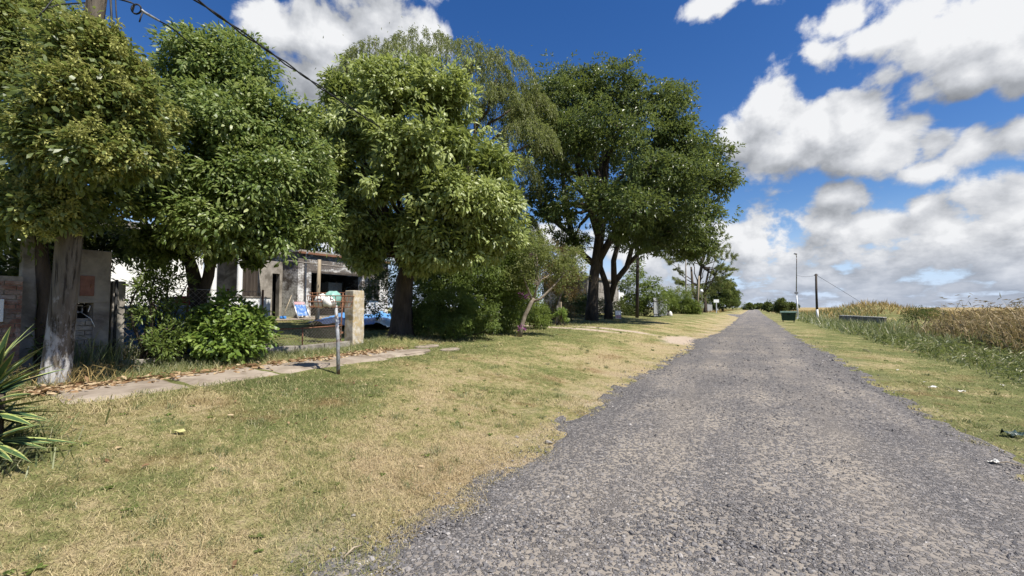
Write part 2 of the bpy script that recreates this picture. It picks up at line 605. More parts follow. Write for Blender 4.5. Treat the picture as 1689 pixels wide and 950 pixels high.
ruts = k.m('MAXIMUM', k.m('MAXIMUM', rut(-.95, .5), rut(.85, .5)), k.m('MULTIPLY', rut(1.75, .25), .6))
dust = k.m('MULTIPLY', k.m('ADD', .10, k.m('MULTIPLY', ruts, .36)), k.mr(k.noise(k.vm('MULTIPLY', pos, (1, .3, 1)), 1.6, 5, .65), .35, .65))
c = k.mix(dust, c, (.285, .248, .205))
hgt = k.m('ADD', k.m('MULTIPLY', mask, k.m('ADD', .4, vr.outputs[2])), k.m('MULTIPLY', k.noise(pos, 70, 4, .7), .35))
M['gravel'] = out(m, k, pbsdf(k, c, .85, .25, hgt, 1.0, .016))

m, k = new_mat('road_stone')
r = k.n('ShaderNodeAttribute', None, attribute_name='rnd').outputs['Fac']
pos = k.n('ShaderNodeNewGeometry').outputs['Position']
c = k.ramp(r, [(0, (.062, .06, .062)), (.4, (.122, .117, .118)), (.75, (.182, .174, .17)), (.93, (.26, .24, .225)), (1, (.42, .395, .365))])
c = k.mix(k.mr(k.noise(pos, 60, 4, .6), .45, .75, 0, .35), c, (.36, .31, .27))
M['stone'] = out(m, k, pbsdf(k, c, .75, .35, k.noise(pos, 160, 3, .6), .4, .004))

M['bark'] = surf('bark_brown', (.035, .026, .018), (.10, .075, .055), 9, .9, bstr=.9, bdist=.03, stretch=(1, 1, .25))
M['bark_dark'] = surf('bark_dark', (.032, .026, .02), (.085, .068, .053), 8, .92, bstr=.8, bdist=.04, stretch=(1, 1, .25))
M['bark_pale'] = surf('bark_pale', (.13, .10, .075), (.34, .29, .23), 10, .85, bstr=.5, bdist=.01, stretch=(1, 1, .4))
M['lf_glossy'] = leaf_mat('leaf_glossy', [(0, (.055, .09, .022)), (.4, (.14, .205, .046)), (.75, (.26, .315, .10)), (1, (.42, .46, .20))], .42, .42)
M['lf_olive'] = leaf_mat('leaf_olive', [(0, (.055, .08, .022)), (.6, (.125, .165, .042)), (1, (.24, .275, .085))], .42, .40)
M['bloom'] = leaf_mat('flower_panicle', [(0, (.25, .27, .07)), (.6, (.41, .42, .13)), (1, (.54, .53, .21))], .7, .3, .2, (.42, .42, .15))
M['lf_broad'] = leaf_mat('leaf_broad', [(0, (.10, .13, .035)), (.3, (.22, .27, .075)), (.65, (.35, .40, .135)), (1, (.52, .55, .27))], .42, .40, .5, (.40, .46, .10))
M['lf_pale'] = leaf_mat('leaf_pale', [(0, (.50, .48, .20)), (1, (.58, .55, .24))], .5, .2)
M['lf_willow'] = leaf_mat('leaf_willow', [(0, (.11, .125, .042)), (.6, (.23, .255, .085)), (1, (.36, .37, .15))], .5, .45)
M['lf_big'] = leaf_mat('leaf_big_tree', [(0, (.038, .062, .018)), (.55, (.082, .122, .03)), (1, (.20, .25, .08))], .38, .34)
M['lf_hedge'] = leaf_mat('leaf_hedge', [(0, (.06, .09, .022)), (.6, (.14, .20, .042)), (1, (.26, .33, .09))], .45, .46)
M['lf_lime'] = leaf_mat('leaf_lime', [(0, (.08, .12, .024)), (.6, (.17, .23, .042)), (1, (.28, .33, .08))], .5, .4)
M['lf_bush'] = leaf_mat('leaf_bush', [(0, (.07, .12, .022)), (.5, (.15, .235, .04)), (1, (.29, .38, .09))], .40, .42)
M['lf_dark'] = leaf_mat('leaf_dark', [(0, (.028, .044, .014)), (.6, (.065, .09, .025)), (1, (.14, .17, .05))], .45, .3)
M['lf_rust'] = leaf_mat('leaf_rust', [(0, (.09, .09, .03)), (.5, (.20, .155, .065)), (1, (.33, .21, .10))], .5, .35, .4, (.3, .22, .07))
M['petal'] = leaf_mat('petal_purple', [(0, (.28, .05, .28)), (1, (.48, .13, .45))], .6, .3, .3, (.5, .12, .45))
M['lf_dry'] = leaf_mat('leaf_dry', [(0, (.13, .07, .035)), (.5, (.30, .19, .10)), (1, (.50, .39, .24))], .7, .15, .2, (.4, .25, .1))
M['reed'] = leaf_mat('reed_blade', [(0, (.12, .12, .04)), (.3, (.25, .205, .09)), (.7, (.42, .325, .18)), (1, (.56, .45, .29))], .7, .25, .2, (.4, .3, .13))
M['reed_rust'] = leaf_mat('reed_rust', [(0, (.12, .11, .04)), (.4, (.28, .21, .11)), (1, (.47, .37, .23))], .75, .2, .2, (.35, .22, .1))
M['tall'] = leaf_mat('tall_grass', [(0, (.08, .105, .04)), (.45, (.17, .195, .075)), (.8, (.28, .295, .15)), (1, (.46, .42, .27))], .45, .3)
M['gold'] = leaf_mat('gold_grass', [(0, (.17, .15, .055)), (.4, (.34, .25, .10)), (1, (.52, .39, .18))], .8, .25, .15, (.45, .33, .12))
M['yucca_green'] = surf('yucca_green', (.035, .075, .03), (.065, .115, .045), 20, .55, bstr=.25, stretch=(1, 1, .2), spec=.3)
M['yucca_edge'] = surf('yucca_edge', (.24, .30, .085), (.40, .43, .15), 20, .55, bstr=.2, spec=.3, stain=(.20, .15, .07), stain_scale=9)

M['pole'] = surf('weathered_pole', (.10, .085, .07), (.24, .21, .175), 7, .88, bstr=.6, bdist=.012, stretch=(1, 1, .12))
m, k = new_mat('pole_limewashed')
pos = k.n('ShaderNodeNewGeometry').outputs['Position']
zz = k.n('ShaderNodeSeparateXYZ', {0: pos}).outputs[2]
v = k.vm('MULTIPLY', pos, (1, 1, .16))
v2 = k.vm('MULTIPLY', pos, (1, 1, .035))
crack = k.mr(k.noise(v2, 26, 4, .6), .36, .46)
c = k.ramp(k.noise(v, 8, 7, .7), [(.3, (.07, .057, .045)), (.66, (.20, .17, .135))])
c = k.mix(k.m('SUBTRACT', 1.0, crack), c, (.05, .041, .033))
wash = k.m('MULTIPLY', k.mr(zz, 2.2, .7, 0, 1), k.mr(k.m('ADD', k.noise(k.vm('MULTIPLY', pos, (1, 1, .4)), 9, 7, .75), k.mr(zz, 2.2, .5, -.12, .05)), .46, .56))
c = k.mix(k.m('MULTIPLY', wash, .85), c, (.62, .61, .60))
M['pole_lime'] = out(m, k, pbsdf(k, c, .92, .15, k.m('ADD', k.m('MULTIPLY', crack, .8), k.noise(v, 24, 6, .7)), 1.0, .014))
M['concrete'] = surf('concrete', (.20, .18, .155), (.34, .31, .27), 5, .9, bstr=.4, bdist=.006, stain=(.13, .115, .095))
M['slab'] = surf('sidewalk_slab', (.24, .195, .15), (.35, .295, .235), 2.6, .9, bstr=.45, bdist=.006, bscale=40, stain=(.20, .16, .12), stain_scale=1.6)
M['pillar'] = surf('limewashed_pillar', (.30, .25, .18), (.60, .56, .49), 6, .9, bstr=.5, bdist=.008, stain=(.40, .31, .17), stain_scale=7)
M['brick'] = surf('old_brick', (.17, .075, .05), (.31, .175, .125), 14, .92, bstr=.5, bdist=.006, vary=.35, stain=(.34, .28, .24), stain_scale=5)
M['brick_grey'] = surf('greyed_brick', (.20, .17, .14), (.34, .30, .25), 14, .92, bstr=.5, bdist=.006, vary=.25)
M['mortar'] = surf('mortar', (.20, .175, .145), (.32, .28, .24), 20, .95, bstr=.5, bdist=.006)
M['plaster'] = surf('grey_plaster', (.19, .165, .14), (.30, .265, .22), 4, .9, bstr=.35, bdist=.006, stain=(.12, .10, .085))
M['rust'] = surf('rusted_iron', (.10, .045, .025), (.26, .125, .07), 24, .85, bstr=.4, bdist=.003)
M['rust_door'] = surf('rusty_door', (.14, .06, .04), (.24, .11, .075), 10, .7, bstr=.2, bdist=.003)
M['black'] = surf('black_void', (.008, .008, .008), (.016, .015, .014), 5, .9, bstr=.1)
M['white_paint'] = surf('white_paint', (.68, .68, .67), (.82, .82, .80), 3, .7, bstr=.15, bdist=.004)
M['white_metal'] = surf('white_metal', (.62, .63, .64), (.80, .80, .80), 6, .5, bstr=.1)
M['galv'] = surf('galvanised_pipe', (.25, .26, .275), (.42, .43, .45), 16, .6, bstr=.3, bdist=.004, metal=.2, stain=(.17, .105, .07), stain_scale=6)
M['galv_link'] = surf('chain_link_wire', (.20, .165, .13), (.33, .28, .23), 30, .7, bstr=.1)
M['cable'] = surf('black_cable', (.012, .012, .014), (.03, .03, .032), 30, .6, bstr=.1)
M['wood'] = surf('raw_timber', (.20, .16, .11), (.40, .33, .235), 9, .85, bstr=.5, bdist=.006, stretch=(1, 1, .12))
M['wood_grey'] = surf('greyed_timber', (.14, .12, .10), (.30, .27, .235), 9, .9, bstr=.5, bdist=.006, stretch=(1, 1, .12))
M['wood_dark'] = surf('dark_timber', (.035, .027, .022), (.085, .068, .055), 9, .9, bstr=.4, stretch=(1, 1, .12))
M['blue'] = surf('blue_plastic', (.045, .20, .60), (.09, .32, .74), 5, .4, bstr=.2, bdist=.01)
M['blue_pale'] = surf('pale_blue_plastic', (.38, .58, .74), (.60, .76, .86), 4, .4, bstr=.2, bdist=.01)
M['tarp_blue'] = surf('sun_faded_blue_tarp', (.07, .24, .58), (.14, .36, .70), 4, .45, bstr=.4, bdist=.03, bscale=7)
M['red'] = surf('red_plastic', (.5, .06, .05), (.6, .1, .08), 6, .5)
M['teal'] = surf('teal_bag', (.15, .33, .28), (.28, .47, .40), 7, .35, bstr=.5, bdist=.02, bscale=16)
M['bag_white'] = surf('white_bag', (.62, .58, .52), (.80, .78, .74), 9, .4, bstr=.5, bdist=.02, bscale=18)
M['dump'] = surf('green_dumpster', (.012, .040, .028), (.025, .062, .042), 4, .5, bstr=.1)
M['dump_lid'] = surf('green_lid', (.06, .105, .075), (.11, .155, .12), 4, .5, bstr=.1)
M['rubber'] = surf('black_rubber', (.012, .012, .012), (.025, .025, .025), 9, .8)
M['grey_sheet'] = surf('grey_sheet_metal', (.20, .21, .215), (.33, .335, .34), 3, .6, bstr=.15)
M['roof_grey'] = surf('grey_slab_render', (.21, .195, .175), (.34, .315, .285), 2, .9, stain=(.15, .135, .12))
M['paper'] = surf('paper_litter', (.42, .41, .37), (.62, .60, .56), 12, .8, bstr=.2)
M['dark_bag'] = surf('dark_green_bag', (.02, .035, .026), (.05, .075, .06), 10, .35, bstr=.6, bdist=.02, bscale=14)
M['fabric'] = surf('blue_print_fabric', (.035, .09, .30), (.09, .20, .46), 9, .8, (.45, .50, .58), bstr=.2)
M['fabric_pink'] = surf('pink_print_fabric', (.34, .17, .19), (.50, .36, .37), 9, .8, bstr=.2)
M['alu'] = surf('aluminium_tube', (.55, .55, .56), (.7, .7, .7), 9, .35, metal=.6)

# house wall: old whitewash flaking off dark brickwork, thin courses
m, k = new_mat('flaking_whitewash')
pos = k.n('ShaderNodeNewGeometry').outputs['Position']
sp3 = k.n('ShaderNodeSeparateXYZ', {0: pos})
uv = k.n('ShaderNodeCombineXYZ', {0: k.m('ADD', sp3.outputs[1], sp3.outputs[0]), 1: sp3.outputs[2], 2: 0.0}).outputs[0]
br = k.n('ShaderNodeTexBrick', {'Vector': uv, 'Scale': 1.0, 'Brick Width': .25, 'Row Height': .075, 'Mortar Size': .012, 'Color1': (.9, .9, .9, 1), 'Color2': (.55, .55, .55, 1), 'Mortar': (0, 0, 0, 1)})
flake = k.noise(k.vm('MULTIPLY', pos, (1, 1, 1.5)), 1.25, 8, .70, dist=.3)
high = k.mr(sp3.outputs[2], 2.0, 4.2, -.05, .13)
f = k.mr(k.m('ADD', k.m('ADD', flake, high), k.mr(br.outputs['Fac'], 0, 1, 0, .06)), .46, .58)
white = k.ramp(k.noise(pos, 7, 6, .7), [(.3, (.46, .44, .41)), (.65, (.76, .74, .71))])
dark = k.mix(br.outputs['Fac'], k.ramp(k.noise(pos, 9, 5, .7), [(.3, (.075, .065, .058)), (.7, (.20, .165, .14))]), (.14, .125, .11))
c = k.mix(f, white, dark)
M['whitewash'] = out(m, k, pbsdf(k, c, .92, .15, k.m('SUBTRACT', 1.0, br.outputs['Fac']), .8, .012))


# ------------------------------------------------------------------ ground, road, sidewalk
def axis(lo, hi, fine_lo, fine_hi, step, growth=1.12):
    a = list(np.arange(fine_lo, fine_hi + 1e-6, step))
    s = step
    while a[-1] < hi:
        s *= growth
        a.append(a[-1] + s)
    b, s = [fine_lo], step
    while b[-1] > lo:
        s *= growth
        b.append(b[-1] - s)
    return np.array(b[:0:-1] + a)


gx = axis(-6000, 6000, -22, 14, .4)
gy = axis(-400, 9000, -6, 40, .42)
X, Y = np.meshgrid(gx, gy)
V = np.stack([X, Y, H(X, Y)], -1).reshape(-1, 3)
nx, ny = len(gx), len(gy)
ii, jj = np.meshgrid(np.arange(nx - 1), np.arange(ny - 1))
a = (jj * nx + ii).ravel()
kind(link('ground', np_mesh('ground', V, np.stack([a, a + 1, a + nx + 1, a + nx], -1), smooth=True), M['turf']), 'structure')

ry = axis(-60, 420, -1, 22, .07, 1.04)
us = np.concatenate([np.linspace(0, .13, 14)[:-1], np.linspace(.13, .87, 15), np.linspace(.87, 1, 14)[1:]])
NU = len(us)
rl, rr = road_left(ry), road_right(ry)
rl, rr = rl - .22, rr + .18
RX = rl[:, None] + (rr - rl)[:, None] * us[None]
RY = np.repeat(ry[:, None], NU, 1)
RZ = H(RX, RY) + .008 + .035 * np.sin(np.pi * us)[None] ** .7 + .02 * (fbm2(RX, RY, 1.1, 2) - .5) * (np.sin(np.pi * us)[None] > .2)
eg = np.clip(np.minimum(us, 1 - us) / .11, 0, 1)[None]                 # ragged edge: the gravel sinks into the turf
RZ = RZ + (1 - eg) * (.115 * (fbm2(RX, RY, 3.2, 91, 4) - .5) - .020) - .05 * (eg == 0)
V = np.stack([RX, RY, RZ], -1).reshape(-1, 3)
n = NU
ii, jj = np.meshgrid(np.arange(n - 1), np.arange(len(ry) - 1))
a = (jj * n + ii).ravel()
kind(link('road', np_mesh('road', V, np.stack([a, a + 1, a + n + 1, a + n], -1), smooth=True), M['gravel']), 'structure')


def road_z(x, y):
    u = np.clip((x - road_left(y)) / (road_right(y) - road_left(y)), 0, 1)
    return H(x, y) + .008 + .035 * np.sin(np.pi * u) ** .7


SW0, SW1 = -7.72, -6.72                                  # sidewalk strip along the fences


def on_walk(x, y):
    return (x > SW0 + .05) & (x < SW1 + .12 * (fbm2(y, 0 * y, 2.0, 4) - .2)) & (y > 1.9) & (y < 8.0)


walk = kind(thing('sidewalk', 'cracked concrete sidewalk', 'sidewalk', (-7.2, 4.8, .5)), 'structure')
del walk['category']
yb = [1.72, 3.02, 4.28, 5.52, 6.62, 7.85]
for i in range(5):
    mb = MB()
    y0, y1 = yb[i] + .012, yb[i + 1] - .012
    tilt = random.uniform(-.012, .012)

    def slab(u, v, y0=y0, y1=y1, tilt=tilt, i=i):
        x = SW0 + (SW1 - SW0) * u + (.06 * math.sin(5 * v + i) * (1 if u == 1 else 0))
        y = y0 + (y1 - y0) * v
        edge = .05 if (u in (0, 1) or v in (0, 1)) else 0
        return (x, y, Hs(x, y) + .035 + tilt * (u - .5) - edge + .006 * math.sin(9 * u + 7 * v))
    mb.grid(slab, 8, 10)
    mb.build('slab', M['slab'], walk, smooth=False)
# loose flat stones beyond the end of the sidewalk
for i, (px, py, s) in enumerate([(676, 581, .5), (705, 572, .35), (742, 577, .28)]):
    p = G(px, py)
    mb = MB()
    mb.lathe((p[0], p[1], p[2] - .03), [(s * .98, 0), (s, .05), (s * .9, .065), (s * .3, .07)], 9)
    for q, v in enumerate(mb.v):
        f = .78 + .35 * vnoise(np.array([v[0] * 3, v[1] * 3, i]))
        mb.v[q] = (p[0] + (v[0] - p[0]) * f * .8, p[1] + (v[1] - p[1]) * f * 1.3, v[2])
    o = mb.build('paving_stone', M['slab'])
    tag(o, ['largest flat pale paving stone sunk in dry grass past the sidewalk', 'flat pale stone between two others at the foot of the hedge', 'smallest flat pale stone lying in grass nearest the pink flowering tree'][i], 'stone')


# ------------------------------------------------------------------ leaf and blade geometry
def unit(a):
    return a / np.maximum(np.linalg.norm(a, axis=-1, keepdims=True), 1e-9)


def leaves(P, D, L, W, up=None, fold=.22, curl=.25, quad=False):
    """Leaf blades at P pointing along D. Returns V, F (triangles) and per-vertex random value."""
    n = len(P)
    D = unit(D)
    U = np.tile([0, 0, 1.0], (n, 1)) if up is None else up
    U = U + rng.normal(0, .32, (n, 3))
    S = unit(np.cross(D, U))
    N = np.cross(S, D)
    L = np.broadcast_to(L, n)[:, None]
    W = np.broadcast_to(W, n)[:, None]
    mid = P + D * L * .48 + N * L * .05
    tip = P + D * L - N * L * curl
    l = P + D * L * .42 + S * W * .5 + N * W * fold
    r = P + D * L * .42 - S * W * .5 + N * W * fold
    rv = rng.random(n)
    if quad:
        V = np.stack([P, r, tip, l], 1).reshape(-1, 3)
        b = np.arange(n)[:, None] * 4
        F = np.concatenate([b + [0, 1, 2], b + [0, 2, 3]])
        return V, F, np.repeat(rv, 4)
    w1 = W * rng.uniform(.38, .46, (n, 1))
    w2 = W * rng.uniform(.36, .46, (n, 1))
    a1 = P + D * L * .28 + N * L * .05
    a2 = P + D * L * .70 + N * L * (.02 - curl * .45)
    tw = N * W * rng.normal(0, .22, (n, 1))
    V = np.stack([P, a1 - S * w1, a2 - S * w2 + tw, tip, a2 + S * w2 - tw, a1 + S * w1], 1).reshape(-1, 3)
    b = np.arange(n)[:, None] * 6
    F = np.concatenate([b + [0, 1, 5], b + [1, 2, 4], b + [1, 4, 5], b + [2, 3, 4]])
    return V, F, np.repeat(rv, 6)


def blades(P, h, w, lean, ang=None, simple=False):
    n = len(P)
    if isinstance(simple, np.ndarray):           # straight one-triangle blades where they are far off
        h, w, lean = [np.broadcast_to(q, n) for q in (h, w, lean)]
        return join([blades(P[m_], h[m_], w[m_], lean[m_], None, q) for m_, q in ((~simple, False), (simple, True)) if m_.any()])
    ang = rng.random(n) * 2 * np.pi if ang is None else ang
    d = np.stack([np.cos(ang), np.sin(ang), 0 * ang], -1)
    fa = rng.random(n) * 2 * np.pi
    s = np.stack([np.cos(fa), np.sin(fa), 0 * fa], -1)
    h, w, lean = [np.broadcast_to(q, n)[:, None] for q in (h, w, lean)]
    z = np.array([0, 0, 1.0])
    m_ = P + z * h * .62 + d * lean * h * .32
    t_ = P + z * h * np.maximum(.15, 1 - lean * .45) + d * lean * h
    if simple:
        V = np.stack([P - s * w * .6, P + s * w * .6, t_], 1).reshape(-1, 3)
        return V, np.arange(n * 3).reshape(-1, 3), np.repeat(rng.random(n), 3)
    V = np.stack([P - s * w / 2, P + s * w / 2, m_ + s * w * .4, m_ - s * w * .4, t_], 1).reshape(-1, 3)
    b = np.arange(n)[:, None] * 5
    F = np.concatenate([b + [0, 1, 2], b + [0, 2, 3], b + [3, 2, 4]])
    return V, F, np.repeat(rng.random(n), 5)


def join(parts):
    Vs, Fs, Rs, o = [], [], [], 0
    for V, F, r_ in parts:
        Vs.append(V)
        Fs.append(F + o)
        Rs.append(r_)
        o += len(V)
    return np.concatenate(Vs), np.concatenate(Fs), np.concatenate(Rs)


def scatter_polar(n, r0, r1, a0, a1, power=1.0):
    """Points round the camera foot, denser near it; angles measured from +Y, positive to the right."""
    u = rng.random(n)
    r = r0 * (r1 / r0) ** (u ** power)
    a = R(a0) + (R(a1) - R(a0)) * rng.random(n)
    return np.stack([np.sin(a) * r, np.cos(a) * r], -1), r


# ------------------------------------------------------------------ mown verge grass
pts, r = scatter_polar(480000, 2.2, 40, -92, 40)
x, y = pts[:, 0], pts[:, 1]
edge_n = .8 * (fbm2(x, y, 2.2, 21) - .42) + np.abs(rng.normal(0, .09, len(x)))
left = (x < road_left(y) - .02 + edge_n * .8) & (x > -9.6)
right = (x > road_right(y) - edge_n * .6) & (x < 6.2)
# bare sandy spots near the road edge
bare = (fbm2(x, y, .9, 33, 4) > .60) & (np.abs(x) < 3.4)
keep = (left | right) & (rng.random(len(x)) > 1.25 * bare_soil(x, y)) & ~on_walk(x, y) & ~(bare & (rng.random(len(x)) < .85)) & (fbm2(x, y, 2.3, 40) + .5 * rng.random(len(x)) > .42)
x, y, r = x[keep], y[keep], r[keep]
P = np.stack([x, y, H(x, y) - .004], -1)
sc = np.clip(r / 5.5, .8, 3.2)
patch = fbm2(x, y, .6, 51)
tall = np.where((x < -6.2) & (x > -6.75), 1.5, 1.0) * np.where(x < -7.6, 2.4, 1.0)
h = (.018 + .042 * rng.random(len(x)) ** 1.6 + .03 * (patch > .6) * rng.random(len(x))) * tall * np.clip(sc, 1, 1.5)
V, F, rv = blades(P, h, (.0035 + .003 * rng.random(len(x))) * sc, .5 + 1.6 * rng.random(len(x)), simple=r > 7.5)
kind(link('verge_grass', np_mesh('verge_grass', V, F, rv), M['blades']), 'stuff')
print('grass tris', len(F))

# ------------------------------------------------------------------ loose road stones
ico_t = (1 + 5 ** .5) / 2
ICO_V = unit(np.array([(-1, ico_t, 0), (1, ico_t, 0), (-1, -ico_t, 0), (1, -ico_t, 0), (0, -1, ico_t), (0, 1, ico_t), (0, -1, -ico_t), (0, 1, -ico_t), (ico_t, 0, -1), (ico_t, 0, 1), (-ico_t, 0, -1), (-ico_t, 0, 1)], float))
ICO_F = np.array([(0, 11, 5), (0, 5, 1), (0, 1, 7), (0, 7, 10), (0, 10, 11), (1, 5, 9), (5, 11, 4), (11, 10, 2), (10, 7, 6), (7, 1, 8), (3, 9, 4), (3, 4, 2), (3, 2, 6), (3, 6, 8), (3, 8, 9), (4, 9, 5), (2, 4, 11), (6, 2, 10), (8, 6, 7), (9, 8, 1)])
OCT_V = np.array([(1, 0, 0), (-1, 0, 0), (0, 1, 0), (0, -1, 0), (0, 0, 1), (0, 0, -1)], float)
OCT_F = np.array([(0, 2, 4), (2, 1, 4), (1, 3, 4), (3, 0, 4), (2, 0, 5), (1, 2, 5), (3, 1, 5), (0, 3, 5)])


def stones(P, size, BV, BF):
    n = len(P)
    sh = BV[None] * (1 + rng.normal(0, .20, (n, len(BV), 1)))
    sh = sh * (size[:, None] * rng.uniform(.7, 1.25, (n, 3)) * [1, 1, .72])[:, None]
    a = rng.random(n) * 2 * np.pi
    c_, s_ = np.cos(a)[:, None], np.sin(a)[:, None]
    x_, y_ = sh[..., 0] * c_ - sh[..., 1] * s_, sh[..., 0] * s_ + sh[..., 1] * c_
    V = (np.stack([x_, y_, sh[..., 2]], -1) + P[:, None]).reshape(-1, 3)
    F = (np.arange(n)[:, None, None] * len(BV) + BF[None]).reshape(-1, 3)
    return V, F, np.repeat(rng.random(n) ** 1.25, len(BV))


parts = []
for n_, r0, r1, BV, BF in ((23000, 2.0, 3.3, ICO_V, ICO_F), (74000, 3.2, 26, OCT_V, OCT_F)):
    pts, r = scatter_polar(n_, r0, r1, -62, 82)
    x, y = pts[:, 0], pts[:, 1]
    off = np.abs(rng.normal(0, .20, len(x)))
    loose = .55 + .5 * fbm2(x * 1.3, y * .35, .9, 61, 4) + .2 * (np.abs(x) > 1.35) - .38 * np.exp(-((np.abs(x + .05) - .9) / .32) ** 2)
    keep = (x > road_left(y) - off) & (x < road_right(y) + off * .7) & (rng.random(len(x)) < loose)
    x, y, r = x[keep], y[keep], r[keep]
    size = np.clip(rng.lognormal(math.log(.0078), .40, len(x)), .0035, .022) * np.clip(r / 7, .95, 2.2)
    parts.append(stones(np.stack([x, y, road_z(x, y) + size * .18], -1), size, BV, BF))
V, F, rv = join(parts)
print('stone tris', len(F))
kind(link('loose_gravel', np_mesh('loose_gravel', V, F, rv), M['stone']), 'stuff')


# ------------------------------------------------------------------ trees
def fbm2v(p):
    return (vnoise(p) * 2 + vnoise(p * 2.1 + 5)) / 3


def crown_arrays(lobes, ncl, nlf, L, W, cr, inner=.55, bump=.30, droop=.15, out_w=1.0, up_w=.25, flat=.75, quad=False, curl=.25, fold=.22, bottom=.45, hang=0.0, gap=.42, gs=1.9, core=0, core_fill=.62):
    """Leaf clusters spread through ellipsoid lobes (px, py, rx, ry, depth, thickness factor)."""
    C, A, wts = [], [], []
    for lb in lobes:
        px, py, rx, ry, Z = lb[:5]
        th = lb[5] if len(lb) > 5 else .9
        C.append(at(px, py, Z))
        s = Z / FPX
        stretch = 1 / math.sqrt(1 + ((px - CX) / FPX) ** 2)
        A.append((rx * s * stretch, max(rx, ry) * s * th * stretch, ry * s))
        wts.append((A[-1][0] * A[-1][2]) ** .8)
    C, A = np.array(C), np.array(A)
    B = np.stack([RGT, np.cross(np.array([0, 0, 1.0]), RGT), np.array([0, 0, 1.0])])
    pr = np.array(wts) / sum(wts)
    li = rng.choice(len(C), ncl * 3, p=pr)
    d = unit(rng.normal(size=(ncl * 3, 3)))
    rad = (inner ** 3 + (1 - inner ** 3) * rng.random(ncl * 3)) ** (1 / 3)
    nz = vnoise(d * 2.3 + li[:, None] * 3.7)
    nz2 = vnoise(d * 5.5 + li[:, None] * 1.9 + 40)
    rad = rad * (.93 + bump * ((nz - .5) * 2 + (nz2 - .5) * 1.1))
    shoot = (rng.random(ncl * 3) < .16) & (d[:, 2] > -.6)
    rad = np.where(shoot, rad * rng.uniform(1.05, 1.34, ncl * 3), rad)
    pos = C[li] + (d * A[li] * rad[:, None]) @ B
    # drop clusters buried inside other lobes
    loc = np.einsum('nij,kj->nik', pos[:, None] - C[None], B) / A[None]
    depth = np.min(np.linalg.norm(loc, axis=-1), axis=1)
    keep = (depth > inner * .72) & (rng.random(ncl * 3) < np.where(d[:, 2] < -.35, 1 - bottom, 1))
    if gap:
        keep &= fbm2v(pos / (cr * gs * 2)) > gap
    idx = np.flatnonzero(keep)[:ncl]
    pos, d, li = pos[idx], (d[idx] / A[li[idx]]) @ B, li[idx]
    d = unit(d)
    n = len(pos)
    cd = unit(rng.normal(size=(n, nlf, 3)) + d[:, None] * out_w * .8)
    crr = cr * rng.uniform(.5, 1.4, (n, 1, 1))
    off = cd * crr * rng.uniform(.35, 1.0, (n, nlf, 1))
    off[..., 2] *= flat
    off[..., 2] -= hang * np.linalg.norm(off[..., :2], axis=-1)
    P = (pos[:, None] + off).reshape(-1, 3)
    D = (cd + d[:, None] * .35 * out_w + np.array([0, 0, up_w - droop])).reshape(-1, 3) + rng.normal(0, .35, (n * nlf, 3))
    m_ = len(P)
    face = (cd * .45 + d[:, None] * .75 + np.array([0, 0, .65]) + np.array(SUN) * .45).reshape(-1, 3)   # leaves turn to the light
    V, F, rv = leaves(P, D, L * rng.uniform(.55, 1.3, m_), W * rng.uniform(.7, 1.25, m_), up=unit(face), fold=fold, curl=curl, quad=quad)
    cl = np.repeat(rng.random(n), nlf)
    per = 4 if quad else 6
    rv = np.clip(.55 * rv + .45 * np.repeat(cl, per), 0, 1)
    if core:                                     # inner foliage, its shade painted in as darker leaf colours
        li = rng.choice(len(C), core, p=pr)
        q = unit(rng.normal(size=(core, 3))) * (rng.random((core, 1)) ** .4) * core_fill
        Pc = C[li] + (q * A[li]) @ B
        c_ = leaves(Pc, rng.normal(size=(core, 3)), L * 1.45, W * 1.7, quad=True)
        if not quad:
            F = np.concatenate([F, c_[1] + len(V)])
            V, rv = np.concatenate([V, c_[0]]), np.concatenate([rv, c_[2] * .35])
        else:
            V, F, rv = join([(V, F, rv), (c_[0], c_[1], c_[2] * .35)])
    return (V, F, rv), pos, C


def limb_pts(a, b, bend, n=7, sag=0.0):
    a, b = np.asarray(a, float), np.asarray(b, float)
    t = np.linspace(0, 1, n)[:, None]
    o = rng.normal(0, bend, 3) * np.linalg.norm(b - a)
    mid = np.sin(np.pi * t)
    p = a + (b - a) * t + mid * o + np.array([0, 0, 1.0]) * sag * mid * np.linalg.norm(b - a)
    p[1:-1] += rng.normal(0, .012, (n - 2, 3)) * np.linalg.norm(b - a)
    return p


def taper(r0, r1, n=7):
    return list(np.linspace(r0, r1, n))


def limbs_to(mb, hub, centers, pos, r0, twigs=5, tw_r=.018, seg=6, sag=.06):
    """Limbs from the trunk top to each lobe, and twigs on to some leaf clusters."""
    for c in centers:
        mb.tube(limb_pts(hub, c, .06, 7, sag), taper(r0, r0 * .3), seg)
        dd = np.linalg.norm(pos - c, axis=1)
        near = np.argsort(dd)[: twigs * 6]
        for q in rng.choice(near, min(twigs, len(near)), replace=False):
            mb.tube(limb_pts(c, pos[q], .08, 5, .04), taper(r0 * .3, tw_r * .5, 5), 4)


def tree(name, label, cat, base, trunk_paths, hub, lobes, leaf, bark, group=None, r0=.1, twigs=5, lim=None, extra=None, **kw):
    root = thing(name, label, cat, base, group)
    (V, F, rv), pos, C = crown_arrays(lobes, **kw)
    if extra is not None:
        k2 = dict(kw)
        k2.update(ncl=extra[1], core=0, gap=.25)
        (V2, F2, r2), pos2, _ = crown_arrays(extra[0], **k2)
        V, F, rv = join([(V, F, rv), (V2, F2, r2)])
        pos = np.concatenate([pos, pos2])
    mb = MB()
    for pts_, rad_ in trunk_paths:
        mb.tube(pts_, rad_, 10)
    if hub is not None:
        limbs_to(mb, hub, C if lim is None else C[:lim], pos, r0, twigs)
    mb.build('trunk', bark, root, smooth=True)
    link('crown', np_mesh('crown', V, F, rv), leaf, root)
    return root, pos, C


